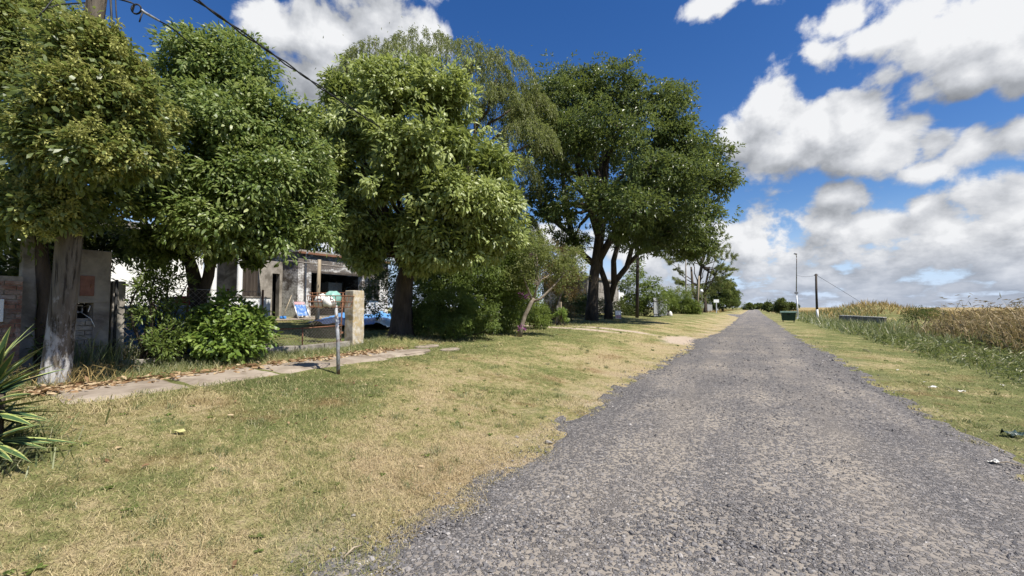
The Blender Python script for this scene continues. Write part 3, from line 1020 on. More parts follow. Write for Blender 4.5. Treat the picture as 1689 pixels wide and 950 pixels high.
def trunk_line(pix, Z, base=None):
    """Trunk centre line through pixels (px, py) at depth Z."""
    p = [at(a, b, Z) for a, b in pix]
    if base is not None:
        p[0] = np.array(base)
    return p


# ================================================================== near left: fence line, pole, cabinet
FX = -9.2
# leaning utility pole
pb = np.array([-8.25, on_line(92, -8.25), 0])
pb[2] = Hs(pb[0], pb[1]) - .3
pz = float(np.dot(pb - EYE, FWD))
ptop = at(172, -95, pz)
pole = thing('utility_pole', 'thick leaning timber utility pole with limewashed foot beside the brick meter pillar', 'utility pole', (pb[0], pb[1], pb[2] + .3))
mb = MB()
ts = np.linspace(0, 1, 14)
mb.tube([pb + (ptop - pb) * t + np.array([.02 * math.sin(7 * t), .02 * math.cos(5 * t), 0]) for t in ts], [.150 - .055 * t + .005 * math.sin(19 * t) + .05 * max(0, 1 - t * 14) for t in ts], 20)
mb.build('shaft', M['pole_lime'], pole, smooth=True)
for f in (.70, .93):
    c = pb + (ptop - pb) * f
    mb = MB()
    mb.tube([c, c + (ptop - pb) * .006], [.150 - .055 * f + .010] * 2, 20)
    mb.build('strap', M['rust'], pole)


def cable(name, label, pts_, r=.011, cat='cable', group=None, mat='cable'):
    mb = MB()
    mb.tube(pts_, r, 6)
    return tag(mb.build(name, M[mat], None, smooth=True), label, cat, group)


def sag_line(a, b, sag, n=18):
    a, b = np.asarray(a, float), np.asarray(b, float)
    return [a + (b - a) * t - np.array([0, 0, 4 * sag * t * (1 - t)]) for t in np.linspace(0, 1, n)]


att = at(176, 2, pz)
# service wire with a coil and tension clamp running from the pole to behind the trees
w_end = at(300, 62, pz + 1.2)
wa = [at(190, -3, pz), at(206, 1, pz), at(216, 4, pz + .05), at(222, 7, pz + .08)]
loop = []
for q in range(15):
    a = q / 12 * 2 * math.pi
    loop.append(at(225 + 8 * math.cos(a + 2.6), 15 + 8 * math.sin(a + 2.6), pz + .1 + .01 * q))
wire = thing('service_wire', 'black service wire with a coil and pale tension clamp leading into the glossy tree', 'cable', at(225, 15, pz))
mb = MB()
mb.tube(wa + loop, .012, 6)
mb.tube([at(262, 34, pz + .35), at(275, 41, pz + .6), at(290, 51, pz + .9), at(320, 78, pz + 1.5)], .012, 6)
mb.build('wire', M['cable'], wire, smooth=True)
mb = MB()
mb.tube([at(233, 15, pz + .12), at(236, 19, pz + .14), at(262, 34, pz + .35)], [.012, .02, .016], 8)
mb.build('clamp', M['galv'], wire, smooth=True)
mb = MB()
mb.tube([at(236, 19, pz + .14), at(233, 26, pz + .12), at(230, 36, pz + .1)], .010, 6)
mb.build('wire_tail', M['cable'], wire, smooth=True)
cable('drop_cable', 'straight black cable hanging down beside the pole top', [at(182, -12, pz), at(184, 30, pz), at(186.5, 70, pz), at(188, 120, pz)], .014)
cable('drop_cable', 'thinner slack cable hanging in a bow right of the straight one', [at(190, -12, pz), at(192, 25, pz), at(196, 55, pz), at(206, 75, pz), at(213, 112, pz)], .009)
cable('pole_lead', 'thin dark cable bowing out to the left from the pole top', [at(60, 30, pz - .3), at(76, 14, pz - .2), at(100, 7, pz - .1), at(130, 5, pz), at(152, 4, pz), at(166, 0, pz)], .008)
cable('pole_lead', 'short dark cable slanting up out of frame above the flowering tree', [at(60, 30, pz - .32), at(76, 13, pz - .22), at(92, -8, pz - .1), at(120, -60, pz)], .007)
# two twisted conductors crossing the sky over the trees
A0, A1 = at(300, -18, 5.8), at(668, 236, 12.6)
for s_, lb in ((0, 'upper of the two black overhead conductors crossing the sky to the broad leaved tree'), (1, 'lower of the two black overhead conductors crossing the sky to the broad leaved tree')):
    pts_ = [p + np.array([0, 0, .018 * math.cos(i * 1.3 + s_ * math.pi) - .012 * s_]) + RGT * .018 * math.sin(i * 1.3 + s_ * math.pi) for i, p in enumerate(sag_line(A0, A1, .05, 36))]
    cable('overhead_cable', lb, pts_, .013, group='twisted overhead conductors')


# --- brick wall, left edge
def brick_wall(root, x_face, y0, y1, z0, z1, thick, mat, core=True, course=.068, lb=.235, holes=()):
    """Bricks facing +X as single parts over a mortar core."""
    proto = None
    if core:
        mb = MB()
        mb.box((x_face - thick / 2 - .012, (y0 + y1) / 2, (z0 + z1) / 2), (thick, y1 - y0, z1 - z0))
        mb.build('mortar_core', M['mortar'], root)
    nz = int((z1 - z0) / course)
    for r_ in range(nz):
        zc = z0 + (r_ + .5) * course
        y = y0 - (lb / 2 if r_ % 2 else 0)
        while y < y1 - .03:
            a, b = max(y, y0), min(y + lb, y1)
            y += lb
            if b - a < .05 or any(h0 < zc < h1 and a < hy1 and b > hy0 for hy0, hy1, h0, h1 in holes):
                continue
            if proto is None:
                mb = MB()
                mb.box((0, 0, 0), (1, 1, 1))
                proto = bpy.data.meshes.new('brick')
                proto.from_pydata(mb.v, [], mb.f)
                proto.materials.append(mat)
            o = bpy.data.objects.new('brick', proto)
            col.objects.link(o)
            o.parent = root
            o.location = Vector((x_face - .045 + random.uniform(-.004, .003), (a + b) / 2, zc)) - wloc(root)
            o.scale = (.10, b - a - .011, course - .011)
            o.rotation_euler = (random.uniform(-.012, .012), 0, random.uniform(-.015, .015))


y_a, y_b = on_line(-60, FX), on_line(38, FX)
zt = 1.6 + 50 / 700 * 6.25
bw = thing('brick_wall', 'low brown brick wall end at the left edge behind the yucca', 'wall', (FX, (y_a + y_b) / 2, .55))
brick_wall(bw, FX, y_a, y_b, Hs(FX, y_b) - .1, zt, .22, M['brick'])
mb = MB()
mb.box((FX + .035, on_line(-1, FX) - .03, 1.6 - 5 / 700 * 6.2), (.06, .14, .32))
tag(mb.build('meter_box', M['white_paint'], None, bevel=.008), 'white box fixed on the brown brick wall at the left edge', 'meter box')
# tall concrete post behind it
yc = on_line(46, FX - .35)
mb = MB()
mb.box((FX - .35, yc, 1.6), (.16, .17, 2.7))
tag(mb.build('concrete_post', M['concrete'], None, bevel=.012), 'tall grey concrete post between the brown brick wall and the leaning pole', 'post')

# --- brick meter pillar
y0, y1 = on_line(126, FX), on_line(178, FX) + .02
z0, z1 = Hs(FX, y0) - .1, 1.6 + 95 / 700 * 6.75
mp = thing('meter_pillar', 'tall grey brick meter pillar with rusty door and open socket niche', 'pillar', (FX, (y0 + y1) / 2, z0))
dep = .34
ym = (y0 + y1) / 2
zd0, zd1 = 1.6 + 19 / 700 * 6.75, 1.6 + 52 / 700 * 6.75
zn0, zn1 = 1.6 - 18 / 700 * 6.75, 1.6 + 7 / 700 * 6.75
yd0, yd1 = y0 + .03, y0 + (y1 - y0) * .50
mb = MB()                                                   # plastered body with the niche left open
mb.box((FX - dep / 2 - .03, ym, (z0 + zn0) / 2), (dep, y1 - y0, zn0 - z0))
mb.box((FX - dep / 2 - .03, (yd1 + y1) / 2, (zn0 + zn1) / 2), (dep, y1 - yd1, zn1 - zn0))
mb.box((FX - dep / 2 - .03, (y0 + yd0) / 2, (zn0 + zn1) / 2), (dep, yd0 - y0, zn1 - zn0))
mb.box((FX - dep + .005, (yd0 + yd1) / 2, (zn0 + zn1) / 2), (.05, yd1 - yd0, zn1 - zn0))
mb.build('body', M['mortar'], mp)
mb = MB()
mb.box((FX - dep / 2, ym, (zn1 + z1) / 2 + .002), (dep + .06, y1 - y0 + .012, z1 - zn1))
mb.box((FX - dep / 2, (yd1 + y1) / 2 + .006, (zn0 + zn1) / 2 - .2), (dep + .055, y1 - yd1 + .004, zn1 - zn0 + .5))
mb.build('render_coat', M['plaster'], mp, bevel=.01)
mb = MB()
mb.box((FX - dep + .04, (yd0 + yd1) / 2, (zn0 + zn1) / 2), (.03, yd1 - yd0 - .004, zn1 - zn0 - .004))
mb.build('niche_back', M['black'], mp)
mb = MB()
mb.box((FX + .032, (yd0 + yd1) / 2, (zd0 + zd1) / 2), (.03, yd1 - yd0, zd1 - zd0))
dr = mb.build('door', M['rust_door'], mp, bevel=.005)
mb = MB()
mb.box((FX + .052, yd1 - .04, (zd0 + zd1) / 2), (.02, .018, .06))
mb.build('latch', M['rust'], dr)
mb = MB()
yq = yd0 + .06
for dy, dz, sy, sz in ((0, .052, .11, .02), (0, -.052, .11, .02), (-.048, 0, .014, .09), (.048, 0, .014, .09)):
    mb.box((FX - dep + .10, yq + dy, (zn0 + zn1) / 2 + dz + .03), (.05, sy, sz))
mb.build('socket', M['white_paint'], mp)
mb = MB()
zc = (zn0 + zn1) / 2
mb.tube([(FX - dep + .1, yq + .03, zc + .04), (FX - .1, yq + .09, zc + .09), (FX - .03, yd1 - .02, zc + .07), (FX + .0, yd1 - .05, zc - .02)], .006, 6)
mb.tube([(FX - dep + .1, yq, zc), (FX - .08, yq + .04, zc - .06), (FX + .02, yq + .09, zc - .13), (FX + .05, yq + .13, zc - .26)], .005, 6)
mb.build('loose_wire', M['bag_white'], mp, smooth=True)
brick_wall(mp, FX, y0, yd1 + .02, z0, zn0 - .02, .05, M['brick_grey'], core=False, course=.075)

# short post and thin iron post right of it
yc = on_line(177, FX - .12) + .13
mb = MB()
mb.box((FX - .12, yc, 1.28), (.17, .17, 1.52))
tag(mb.build('concrete_post', M['concrete'], None, bevel=.012), 'short concrete post against the right side of the meter pillar', 'post')
mb = MB()
yc2 = on_line(192.5, FX)
mb.tube([(FX, yc2, .5), (FX, yc2, 2.06)], .02, 8)
tag(mb.build('fence_post', M['rubber'], None, smooth=True), 'thin dark iron fence post beside the short concrete post', 'post')

# --- chain link fence, gate, curb
def chain_link(y0, y1, z0, z1, x, pitch=.085, r=.0022, slope=0.0):
    mb = MB()
    n_ = int((y1 - y0 + (z1 - z0)) / pitch)
    for s in (1, -1):
        for i in range(n_ + 1):
            q = (i + .5) * pitch
            # line y = y0 + q - s-side walk
            if s == 1:
                a, b = (y0 + q - (z1 - z0), z0), (y0 + q, z1)
            else:
                a, b = (y0 + q, z0), (y0 + q - (z1 - z0), z1)
            (ya, za), (yb_, zb) = a, b
            t0, t1 = 0.0, 1.0
            dy = yb_ - ya
            for lim, sg in ((y0, 1), (y1, -1)):
                da, db = sg * (ya - lim), sg * (yb_ - lim)
                if da < 0 and db < 0:
                    t0 = 2
                elif da < 0:
                    t0 = max(t0, da / (da - db))
                elif db < 0:
                    t1 = min(t1, da / (da - db))
            if t1 - t0 < .05:
                continue
            mb.tube([(x + s * .002, ya + dy * t0, za + (zb - za) * t0), (x + s * .002, ya + dy * t1, za + (zb - za) * t1)], r, 3, cap=False)
    return mb


fence = thing('chain_link_fence', 'sagging chain link fence behind the shrubs between the iron post and the gate', 'fence', (FX, 4.2, .6))
ys, ye = yc2 + .05, on_line(436, FX)
chain_link(ys, ye, .62, 1.95, FX - .05, .10, .0028).build('mesh_panel', M['galv_link'], fence)
mb = MB()
mb.tube([(FX - .05, ys, 1.96), (FX - .05, ye, 1.93)], .006, 6)
mb.build('top_wire', M['galv'], fence)
for yy in np.linspace(ys + 1.0, ye, 3):
    mb = MB()
    mb.tube([(FX - .05, yy, .4), (FX - .05, yy, 1.98)], .022, 8)
    mb.build('post', M['rust'], fence, smooth=True)
mb = MB()
mb.grid(lambda u, v: (FX + .0 + .10 * min(1, 2 * v) if v < .9 else FX - .02, ys + (7.6 - ys) * u, Hs(FX, ys + (7.6 - ys) * u) + (.02 if v == 0 else .13 + .02 * math.sin(9 * u)) - (.0 if v < .9 else .0)), 30, 4)
curb = MB()
for i in range(6):
    a, b = ys + (7.55 - ys) * i / 6 + .01, ys + (7.55 - ys) * (i + 1) / 6 - .01
    curb.box((FX + .07, (a + b) / 2, Hs(FX, (a + b) / 2) + .05 + random.uniform(-.01, .01)), (.16, b - a, .18), rz=random.uniform(-.01, .01))
tag(curb.build('fence_curb', M['concrete'], None, bevel=.015), 'low broken concrete curb at the foot of the chain link fence', 'curb')

gate = thing('wire_gate', 'low rusty pipe gate with chain link infill left of the limewashed pillar', 'gate', (FX, 6.4, .6))
g0, g1 = on_line(437, FX), on_line(566, FX)
zr = 1.6 - 33 / 700 * 10.2
chain_link(g0 + .02, g1 - .02, .70, zr, FX, .085, .0028).build('lower_mesh', M['galv_link'], gate)
for za in (zr, .70):
    mb = MB()
    mb.tube([(FX, g0, za), (FX, (g0 + g1) / 2, za - .01), (FX, g1, za + .02)], .016, 8)
    mb.build('rail', M['rust'], gate, smooth=True)
for yy in (g0, (g0 * .55 + g1 * .45)):
    mb = MB()
    mb.tube([(FX, yy, .62), (FX, yy, zr + .02)], .016, 8)
    mb.build('upright', M['rust'], gate, smooth=True)
# taller open leaf beside the pillar
leaf_g = thing('wire_gate', 'tall narrow rusty gate leaf with chain link hung on the limewashed pillar', 'gate', (FX, g1, .6))
h0 = on_line(513, FX)
zt2 = 1.6 + 24 / 700 * 10.6
chain_link(h0 + .02, g1 - .0, zr + .05, zt2 - .32, FX - .06, .085, .003).build('mesh_panel', M['galv_link'], leaf_g)
for za in (zt2, zt2 - .10, zt2 - .20, zt2 - .32):
    mb = MB()
    mb.tube([(FX - .06, h0, za - .02), (FX - .06, (h0 + g1) / 2, za + .01 * random.uniform(-1, 1)), (FX - .06, g1 + .1, za + .02)], .011, 6)
    mb.build('rail', M['rust'], leaf_g, smooth=True)
for yy in np.linspace(h0, g1 + .02, 9):
    mb = MB()
    mb.tube([(FX - .06, yy, zt2 - .33), (FX - .06 + random.uniform(-.02, .02), yy + random.uniform(-.05, .05), zt2)], .008, 6)
    mb.build('bar', M['rust'], leaf_g, smooth=True)
mb = MB()
mb.tube([(FX - .06, g1 - .02, .62), (FX - .06, g1 + .05, zt2 + .0)], .018, 8)
mb.build('upright', M['rust'], leaf_g, smooth=True)
mb = MB()
mb.box((FX - .05, g1 + .01, .95), (.04, .08, .05))
mb.build('hinge', M['rust'], leaf_g)
# pillar
y0, y1 = on_line(583, FX + .12), on_line(601, FX + .12)
zpt = 1.6 + 28 / 700 * 11.2
gp = thing('gate_pillar', 'peeling limewashed gate pillar stained ochre beside the wire gate', 'pillar', (FX, (y0 + y1) / 2, .55))
mb = MB()
vs_ = []
for i, z in enumerate(np.linspace(.35, zpt, 14)):
    w_ = 1 + .05 * (vnoise(np.array([i * .7, 3.0, 1.0])) - .5)
    for sx, sy in ((-1, -1), (1, -1), (1, 1), (-1, 1)):
        vs_.append((FX - .04 + sx * .17 * w_ + random.uniform(-.006, .006), (y0 + y1) / 2 + sy * (y1 - y0) / 2 * w_ + random.uniform(-.006, .006), z))
fs_ = [(i * 4 + q, i * 4 + (q + 1) % 4, i * 4 + 4 + (q + 1) % 4, i * 4 + 4 + q) for i in range(13) for q in range(4)] + [(52, 53, 54, 55)]
mb.add(vs_, fs_)
mb.build('shaft', M['pillar'], gp, bevel=.02)

# --- garbage basket on a post, two bags in it
bx_, by_ = -6.2, on_line(561, -6.2)
bz = Hs(bx_, by_)
bZ = float(np.dot(np.array([bx_, by_, bz]) - EYE, FWD))
top = 1.6 + 9 / 700 * bZ
bk = thing('garbage_basket', 'rusty wire garbage basket on a grey pipe post in the verge', 'garbage basket', (bx_, by_, bz))
mb = MB()
mb.tube([(bx_, by_, bz - .2), at(557.5, 560, bZ), (at(554, 500, bZ)[0], at(554, 500, bZ)[1], top - .06)], [.031, .030, .029], 12)
mb.build('post', M['galv'], bk, smooth=True)
bc = np.array([at(546, 500, bZ)[0], at(546, 500, bZ)[1], top - .09])
ax, ay = RGT, np.array([-RGT[1], RGT[0], 0])
WX, WY, BH = .33, .18, .19
for zz, f in ((0, .86), (.09, .94), (BH, 1.0)):
    mb = MB()
    cs = [bc + ax * WX * f * s + ay * WY * f * t + np.array([0, 0, zz]) for s, t in ((-1, -1), (1, -1), (1, 1), (-1, 1), (-1, -1))]
    mb.tube(cs, .008, 6)
    mb.build('hoop', M['rust'], bk)
for t in (-1, 1):
    for s in np.linspace(-1, 1, 9):
        mb = MB()
        mb.tube([bc + ax * WX * .86 * s + ay * WY * .86 * t, bc + ax * WX * (s + random.uniform(-.06, .06)) + ay * WY * t + np.array([0, 0, BH])], .006, 5)
        mb.build('bar', M['rust'], bk)
for s in np.linspace(-1, 1, 7):
    mb = MB()
    mb.tube([bc + ax * WX * .86 * s - ay * WY * .86, bc + ax * WX * .86 * s + ay * WY * .86], .005, 5)
    mb.build('floor_bar', M['rust'], bk)


def bag(name, label, c, r, mat, seed):
    mb = MB()
    prof = [(.25, -.95), (.75, -.80), (1.0, -.3), (.98, .2), (.8, .6), (.42, .86), (.12, .92)]
    mb.lathe((0, 0, 0), prof, 26)
    for q, v in enumerate(mb.v):
        d = np.array(v)
        f = r * (.72 + .45 * vnoise(d * 2.6 + seed) + .22 * vnoise(d * 6 + seed))
        mb.v[q] = tuple(np.asarray(c) + d * f)
    return tag(mb.build(name, mat, None, smooth=True), label, 'bag')


bag('garbage_bag', 'round teal garbage bag on top of the wire basket', bc + ax * .02 + ay * .02 + np.array([0, 0, .145]), .135, M['teal'], 3)
bag('garbage_bag', 'small crumpled white and teal bag left in the wire basket', bc - ax * .14 - ay * .03 + np.array([0, 0, .11]), .12, M['bag_white'], 9)
bag('garbage_bag', 'lower white bag pressed against the front bars of the basket', bc + ax * .01 - ay * .10 + np.array([0, 0, .09]), .10, M['bag_white'], 17)

# ================================================================== yard and houses
HX = -19.0
# house with the open garage
h = thing('garage_house', 'old brick house with flaking whitewash and a wide open garage bay', 'house', (HX, 15, 1.1))
yL, yR = on_line(491, HX), on_line(640, HX)
o0, o1 = on_line(513, HX), on_line(597, HX)
zTop, zG, zO = 1.6 + 92 / 700 * 20.4, .9, 1.6 + 58 / 700 * 20.8
mb = MB()
mb.box((HX - .15, (yL + o0) / 2, (zG + zTop) / 2), (.3, o0 - yL, zTop - zG))
mb.box((HX - .15, (o0 + o1) / 2, (zO + zTop) / 2), (.3, o1 - o0, zTop - zO))
mb.box((HX - .15, (o1 + yR) / 2, (zG + zTop) / 2), (.3, yR - o1, zTop - zG))
mb.box((HX - 3.5, yL + .15, (zG + zTop) / 2), (6.4, .3, zTop - zG))
mb.box((HX - 3.5, yR - .15, (zG + zTop) / 2), (6.4, .3, zTop - zG))
mb.box((HX - 6.85, (yL + yR) / 2, (zG + zTop) / 2), (.3, yR - yL, zTop - zG))
mb.build('wall', M['whitewash'], h)
mb = MB()
mb.box((HX - 3.5, (yL + yR) / 2, zTop + .06), (7.2, yR - yL + .2, .12))
mb.build('roof', M['roof_grey'], h)
mb = MB()
mb.box((HX - 3.4, (yL + yR) / 2, 1.13), (6.3, yR - yL - .6, .06))
mb.build('garage_floor', M['concrete'], h)
mb = MB()
mb.box((HX - .1, (o0 + o1) / 2, zO + .05), (.26, o1 - o0 - .004, .10))
mb.build('lintel', M['wood_dark'], h)
mb = MB()
mb.box((HX - 2.2, o1 - .5, 2.1), (1.2, .9, 1.8))
mb.build('inner_partition', M['brick_grey'], h)
mb = MB()
mb.tube([(HX + .07, yL + .35, 1.15), (HX + .07, yL + .35, zTop - .1), (HX + .2, yL + .35, zTop + .02)], .045, 8)
mb.build('downpipe', M['galv'], h, smooth=True)
mb = MB()
mb.box((HX + .09, (yL + yR) / 2, zTop - .02), (.13, yR - yL + .1, .10))
mb.build('gutter', M['rust'], h)
mb = MB()
for zc_, wz in ((.62, .05), (-.62, .05)):
    mb.box((HX + .03, o1 + .75, 2.65 + zc_), (.08, .95, .06))
for yc_ in (-.45, 0, .45):
    mb.box((HX + .03, o1 + .75 + yc_, 2.65), (.08, .06, 1.24))
wq = mb.build('window', M['wood_grey'], h)
mb = MB()
mb.box((HX + .015, o1 + .75, 2.65), (.04, .90, 1.2))
mb.build('pane', M['black'], wq)
# workbench inside the bay
wb = thing('workbench', 'dark wooden bench standing inside the open garage bay', 'bench', (HX - 1.0, (o0 + o1) / 2, 1.15))
mb = MB()
mb.box((HX - 1.0, (o0 + o1) / 2, 1.72), (.6, 2.3, .06))
mb.build('top', M['wood_dark'], wb)
for dy in (-1.05, 1.05):
    for dx in (-.22, .22):
        mb = MB()
        mb.box((HX - 1.0 + dx, (o0 + o1) / 2 + dy, 1.42), (.07, .07, .54))
        mb.build('leg', M['wood_dark'], wb)
for i in range(3):
    mb = MB()
    mb.box((HX - 1.0 + .0, (o0 + o1) / 2, 1.30 + .12 * i), (.04, 2.2, .09))
    mb.build('plank', M['wood_dark'], wb)

# porch house to its left: recessed wall, dark doorway, veranda columns
ph = thing('porch_house', 'grey house with shaded veranda between the white house and the garage', 'house', (HX - 1, 11, 1.1))
pL, pR = on_line(345, HX - 1.2), yL - .02
mb = MB()
X0 = HX - 1.2
d0, d1 = on_line(449, X0), on_line(461, X0)
mb.box((X0 - .15, (pL + d0) / 2, 2.35), (.3, d0 - pL, 3.0))
mb.box((X0 - .15, (d1 + pR) / 2, 2.35), (.3, pR - d1, 3.0))
mb.box((X0 - .15, (d0 + d1) / 2, 3.55), (.3, d1 - d0, .6))
mb.build('wall', M['concrete'], ph)
mb = MB()
mb.box((X0 - .6, (d0 + d1) / 2, 2.2), (.05, d1 - d0 + .4, 2.4))
mb.build('doorway_dark', M['black'], ph)
mb = MB()
mb.box((X0 + .7, (pL + pR) / 2 - .6, 3.95), (3.4, pR - pL - 1.3, .14))
mb.build('veranda_roof', M['roof_grey'], ph)
for px in (352, 395):
    yy = on_line(px, HX + 1.2)
    mb = MB()
    mb.lathe((HX + 1.2, yy, 1.0), [(.14, 0), (.14, .12), (.10, .16), (.10, 2.7), (.14, 2.78), (.14, 2.86)], 14)
    mb.build('column', M['white_paint'], ph, smooth=False)
mb = MB()
c0, c1 = on_line(398, HX + 1.0), on_line(424, HX + 1.0)
mb.grid(lambda u, v: (HX + 1.0 + .05 * math.sin(u * 26), c0 + (c1 - c0) * u, 1.75 + 2.1 * v), 40, 4)
mb.build('porch_shade_sheet', M['wood_dark'], ph)  # dark rippled sheet added for the porch shade and hanging curtain
# low white wall in front
lx = -16.6
l0, l1 = on_line(372, lx), on_line(445, lx)
lw = thing('garden_wall', 'low white garden wall behind the leafy bush', 'wall', (lx, (l0 + l1) / 2, 1.0))
mb = MB()
lz = 1.6 + 15 / 700 * 17.4
mb.box((lx, (l0 + l1) / 2, (lz + .85) / 2), (.16, l1 - l0, lz - .85))
mb.build('wall', M['white_paint'], lw, bevel=.01)
mb = MB()
mb.box((lx, (l0 + l1) / 2, lz + .025), (.22, l1 - l0 + .04, .05))
mb.build('coping', M['concrete'], lw)
# white house, far left
wh = thing('white_house', 'white rendered house behind the flowering tree and pool', 'house', (-17.5, 6, 1.1))
a0, a1 = on_line(20, -17), on_line(334, -17)
mb = MB()
mb.box((-20.5, (a0 + a1) / 2, 2.45), (7, a1 - a0, 3.2))
mb.build('wall', M['white_paint'], wh)
mb = MB()
mb.box((-20.4, (a0 + a1) / 2, 4.15), (7.6, a1 - a0 + .5, .2))
mb.build('roof', M['roof_grey'], wh)
for px in (60,):
    yy = on_line(px, -17)
    fr = MB()
    for dy, dz, sy, sz in ((0, .6, 1.2, .08), (0, -.6, 1.2, .08), (-.56, 0, .08, 1.12), (.56, 0, .08, 1.12)):
        fr.box((-16.97, yy + dy, 2.75 + dz), (.10, sy, sz))
    f_ = fr.build('window', M['grey_sheet'], wh)
    mb = MB()
    mb.box((-16.985, yy, 2.75), (.03, 1.04, 1.12))
    mb.build('pane', M['black'], f_)

# round paddling pool
pc = np.array([-11.6, on_line(250, -11.6), 0])
pc[2] = Hs(pc[0], pc[1]) - .03
pool = thing('paddling_pool', 'blue round paddling pool with pale rim in the yard behind the shrubs', 'pool', pc)
mb = MB()
mb.lathe(pc, [(1.75, 0), (1.86, .15), (1.80, .5), (1.76, .80)], 40)
mb.build('side', M['blue'], pool, smooth=True)
mb = MB()
ring = [pc + np.array([1.72 * math.cos(a), 1.72 * math.sin(a), .86]) for a in np.linspace(0, 2 * math.pi, 41)]
mb.tube(ring, .11, 10)
mb.build('rim', M['blue_pale'], pool, smooth=True)
fl = thing('swim_ring', 'red and white inflatable ring lying on the paddling pool rim', 'swim ring', pc + np.array([1.3, -.6, 1.0]))
for q in range(8):
    mb = MB()
    c_ = pc + np.array([1.42, .05, 1.04])
    a_ = np.linspace(q, q + 1, 5) * math.pi / 4
    mb.tube([c_ + np.array([.36 * math.cos(a), .36 * math.sin(a), .04 * math.cos(a)]) for a in a_], .085, 10)
    mb.build('segment', M['red'] if q % 2 else M['bag_white'], fl, smooth=True)

# blue tarpaulins on the lawn
def tarp(label, pix, mats, seed):
    P_ = [G(a, b) for a, b in pix]
    mb = MB()

    def f(u, v):
        p = (P_[0] * (1 - u) + P_[1] * u) * (1 - v) + (P_[3] * (1 - u) + P_[2] * u) * v
        hgt = .04 + .22 * vnoise(np.array([u * 4, v * 3, seed])) * (4 * u * (1 - u)) ** .5 + .06 * vnoise(np.array([u * 14, v * 9, seed]))
        return (p[0], p[1], Hs(p[0], p[1]) + hgt)
    mb.grid(f, 26, 14)
    mb.mi = [1 if (q // 26) < 4 + 2 * math.sin(q % 26) and (q % 26) > 9 else 0 for q in range(len(mb.f))]
    return tag(mb.build('tarpaulin', mats, None, smooth=True), label, 'tarpaulin')


tarp('faded blue tarpaulin spread on the lawn behind the wire gate', [(503, 538), (572, 545), (590, 524), (560, 520)], [M['tarp_blue'], M['blue_pale']], 2)
tarp('rumpled blue and white tarpaulin on the grass right of the limewashed pillar', [(596, 545), (650, 545), (655, 522), (600, 520)], [M['tarp_blue'], M['blue_pale']], 8)

# clothes line: timber post with a thin rail
cp = np.array([-16.2, on_line(524, -16.2), 0])
cp[2] = Hs(cp[0], cp[1])
cz = float(np.dot(cp - EYE, FWD))
cl = thing('clothes_post', 'pale timber post with a long thin cross rail in front of the garage', 'post', cp)
mb = MB()
mb.tube([cp - np.array([0, 0, .2]), at(525, 480, cz), at(527, 428, cz)], [.085, .08, .07], 10)
mb.build('post', M['wood'], cl, smooth=True)
mb = MB()
mb.tube([at(474, 430, cz - .3), at(527, 436, cz), at(614, 446, cz + 1.6)], [.035, .03, .025], 8)
mb.build('cross_rail', M['wood_grey'], cl, smooth=True)

# broom against the wall
bp = G(467, 521)
bp = np.array([-18.2, on_line(468, -18.2), Hs(-18.2, on_line(468, -18.2))])
bZ2 = float(np.dot(bp - EYE, FWD))
br_ = thing('broom', 'blue headed broom with pale handle leaning on the house wall', 'broom', bp)
mb = MB()
mb.tube([bp + np.array([0, 0, .12]), at(481, 487, bZ2 + .6)], .018, 8)
mb.build('handle', M['wood'], br_, smooth=True)
mb = MB()
mb.box(bp + np.array([0, 0, .10]), (.08, .30, .09), rz=.2)
mb.build('head', M['blue'], br_, bevel=.01)
mb = MB()
for q in range(12):
    mb.box(bp + np.array([.0, -.13 + .024 * q, .03]), (.05, .016, .07))
mb.build('bristles', M['tarp_blue'], br_)

# folding beach lounger leaning against the pier
lp = np.array([HX + .75, on_line(503, HX + .75), 0])
lp[2] = Hs(lp[0], lp[1]) + .01
lo = thing('folding_chair', 'folded beach chair with blue and pink print fabric leaning on the garage pier', 'chair', lp)
W2 = .27
top_o = np.array([-.5, 0, .88])
for s in (-1, 1):
    yv = np.array([0, s * W2, 0])
    mb = MB()
    mb.tube([lp + yv, lp + yv + top_o * .55, lp + yv * .92 + top_o, ], .016, 8)
    mb.build('frame_tube', M['alu'], lo, smooth=True)
    mb = MB()
    mb.tube([lp + yv * 1.12 + np.array([.16, -.1, 0]), lp + yv * 1.12 + top_o * .9], .015, 8)
    mb.build('leg', M['alu'], lo, smooth=True)
mb = MB()
mb.grid(lambda u, v: tuple(lp + np.array([0, (u - .5) * 2 * W2, 0]) + top_o * (.16 + .58 * v) + np.array([.02 - .05 * math.sin(math.pi * u), 0, 0])), 8, 8)
mb.build('seat_fabric', M['fabric'], lo, smooth=True)
mb = MB()
mb.grid(lambda u, v: tuple(lp + np.array([0, (u - .5) * 2 * W2, 0]) + top_o * (.76 + .14 * v) + np.array([.02 - .04 * math.sin(math.pi * u), 0, 0])), 8, 4)
mb.build('headrest', M['fabric_pink'], lo, smooth=True)

# paved strip in front of the garage
mb = MB()
mb.grid(lambda u, v: (HX + .0 + 1.5 * v, yL - 3 + (yR - yL + 3) * u, Hs(HX + 1.5 * v, yL - 3 + (yR - yL + 3) * u) + .02), 20, 6)
kind(mb.build('garage_path', M['slab'], None), 'structure')


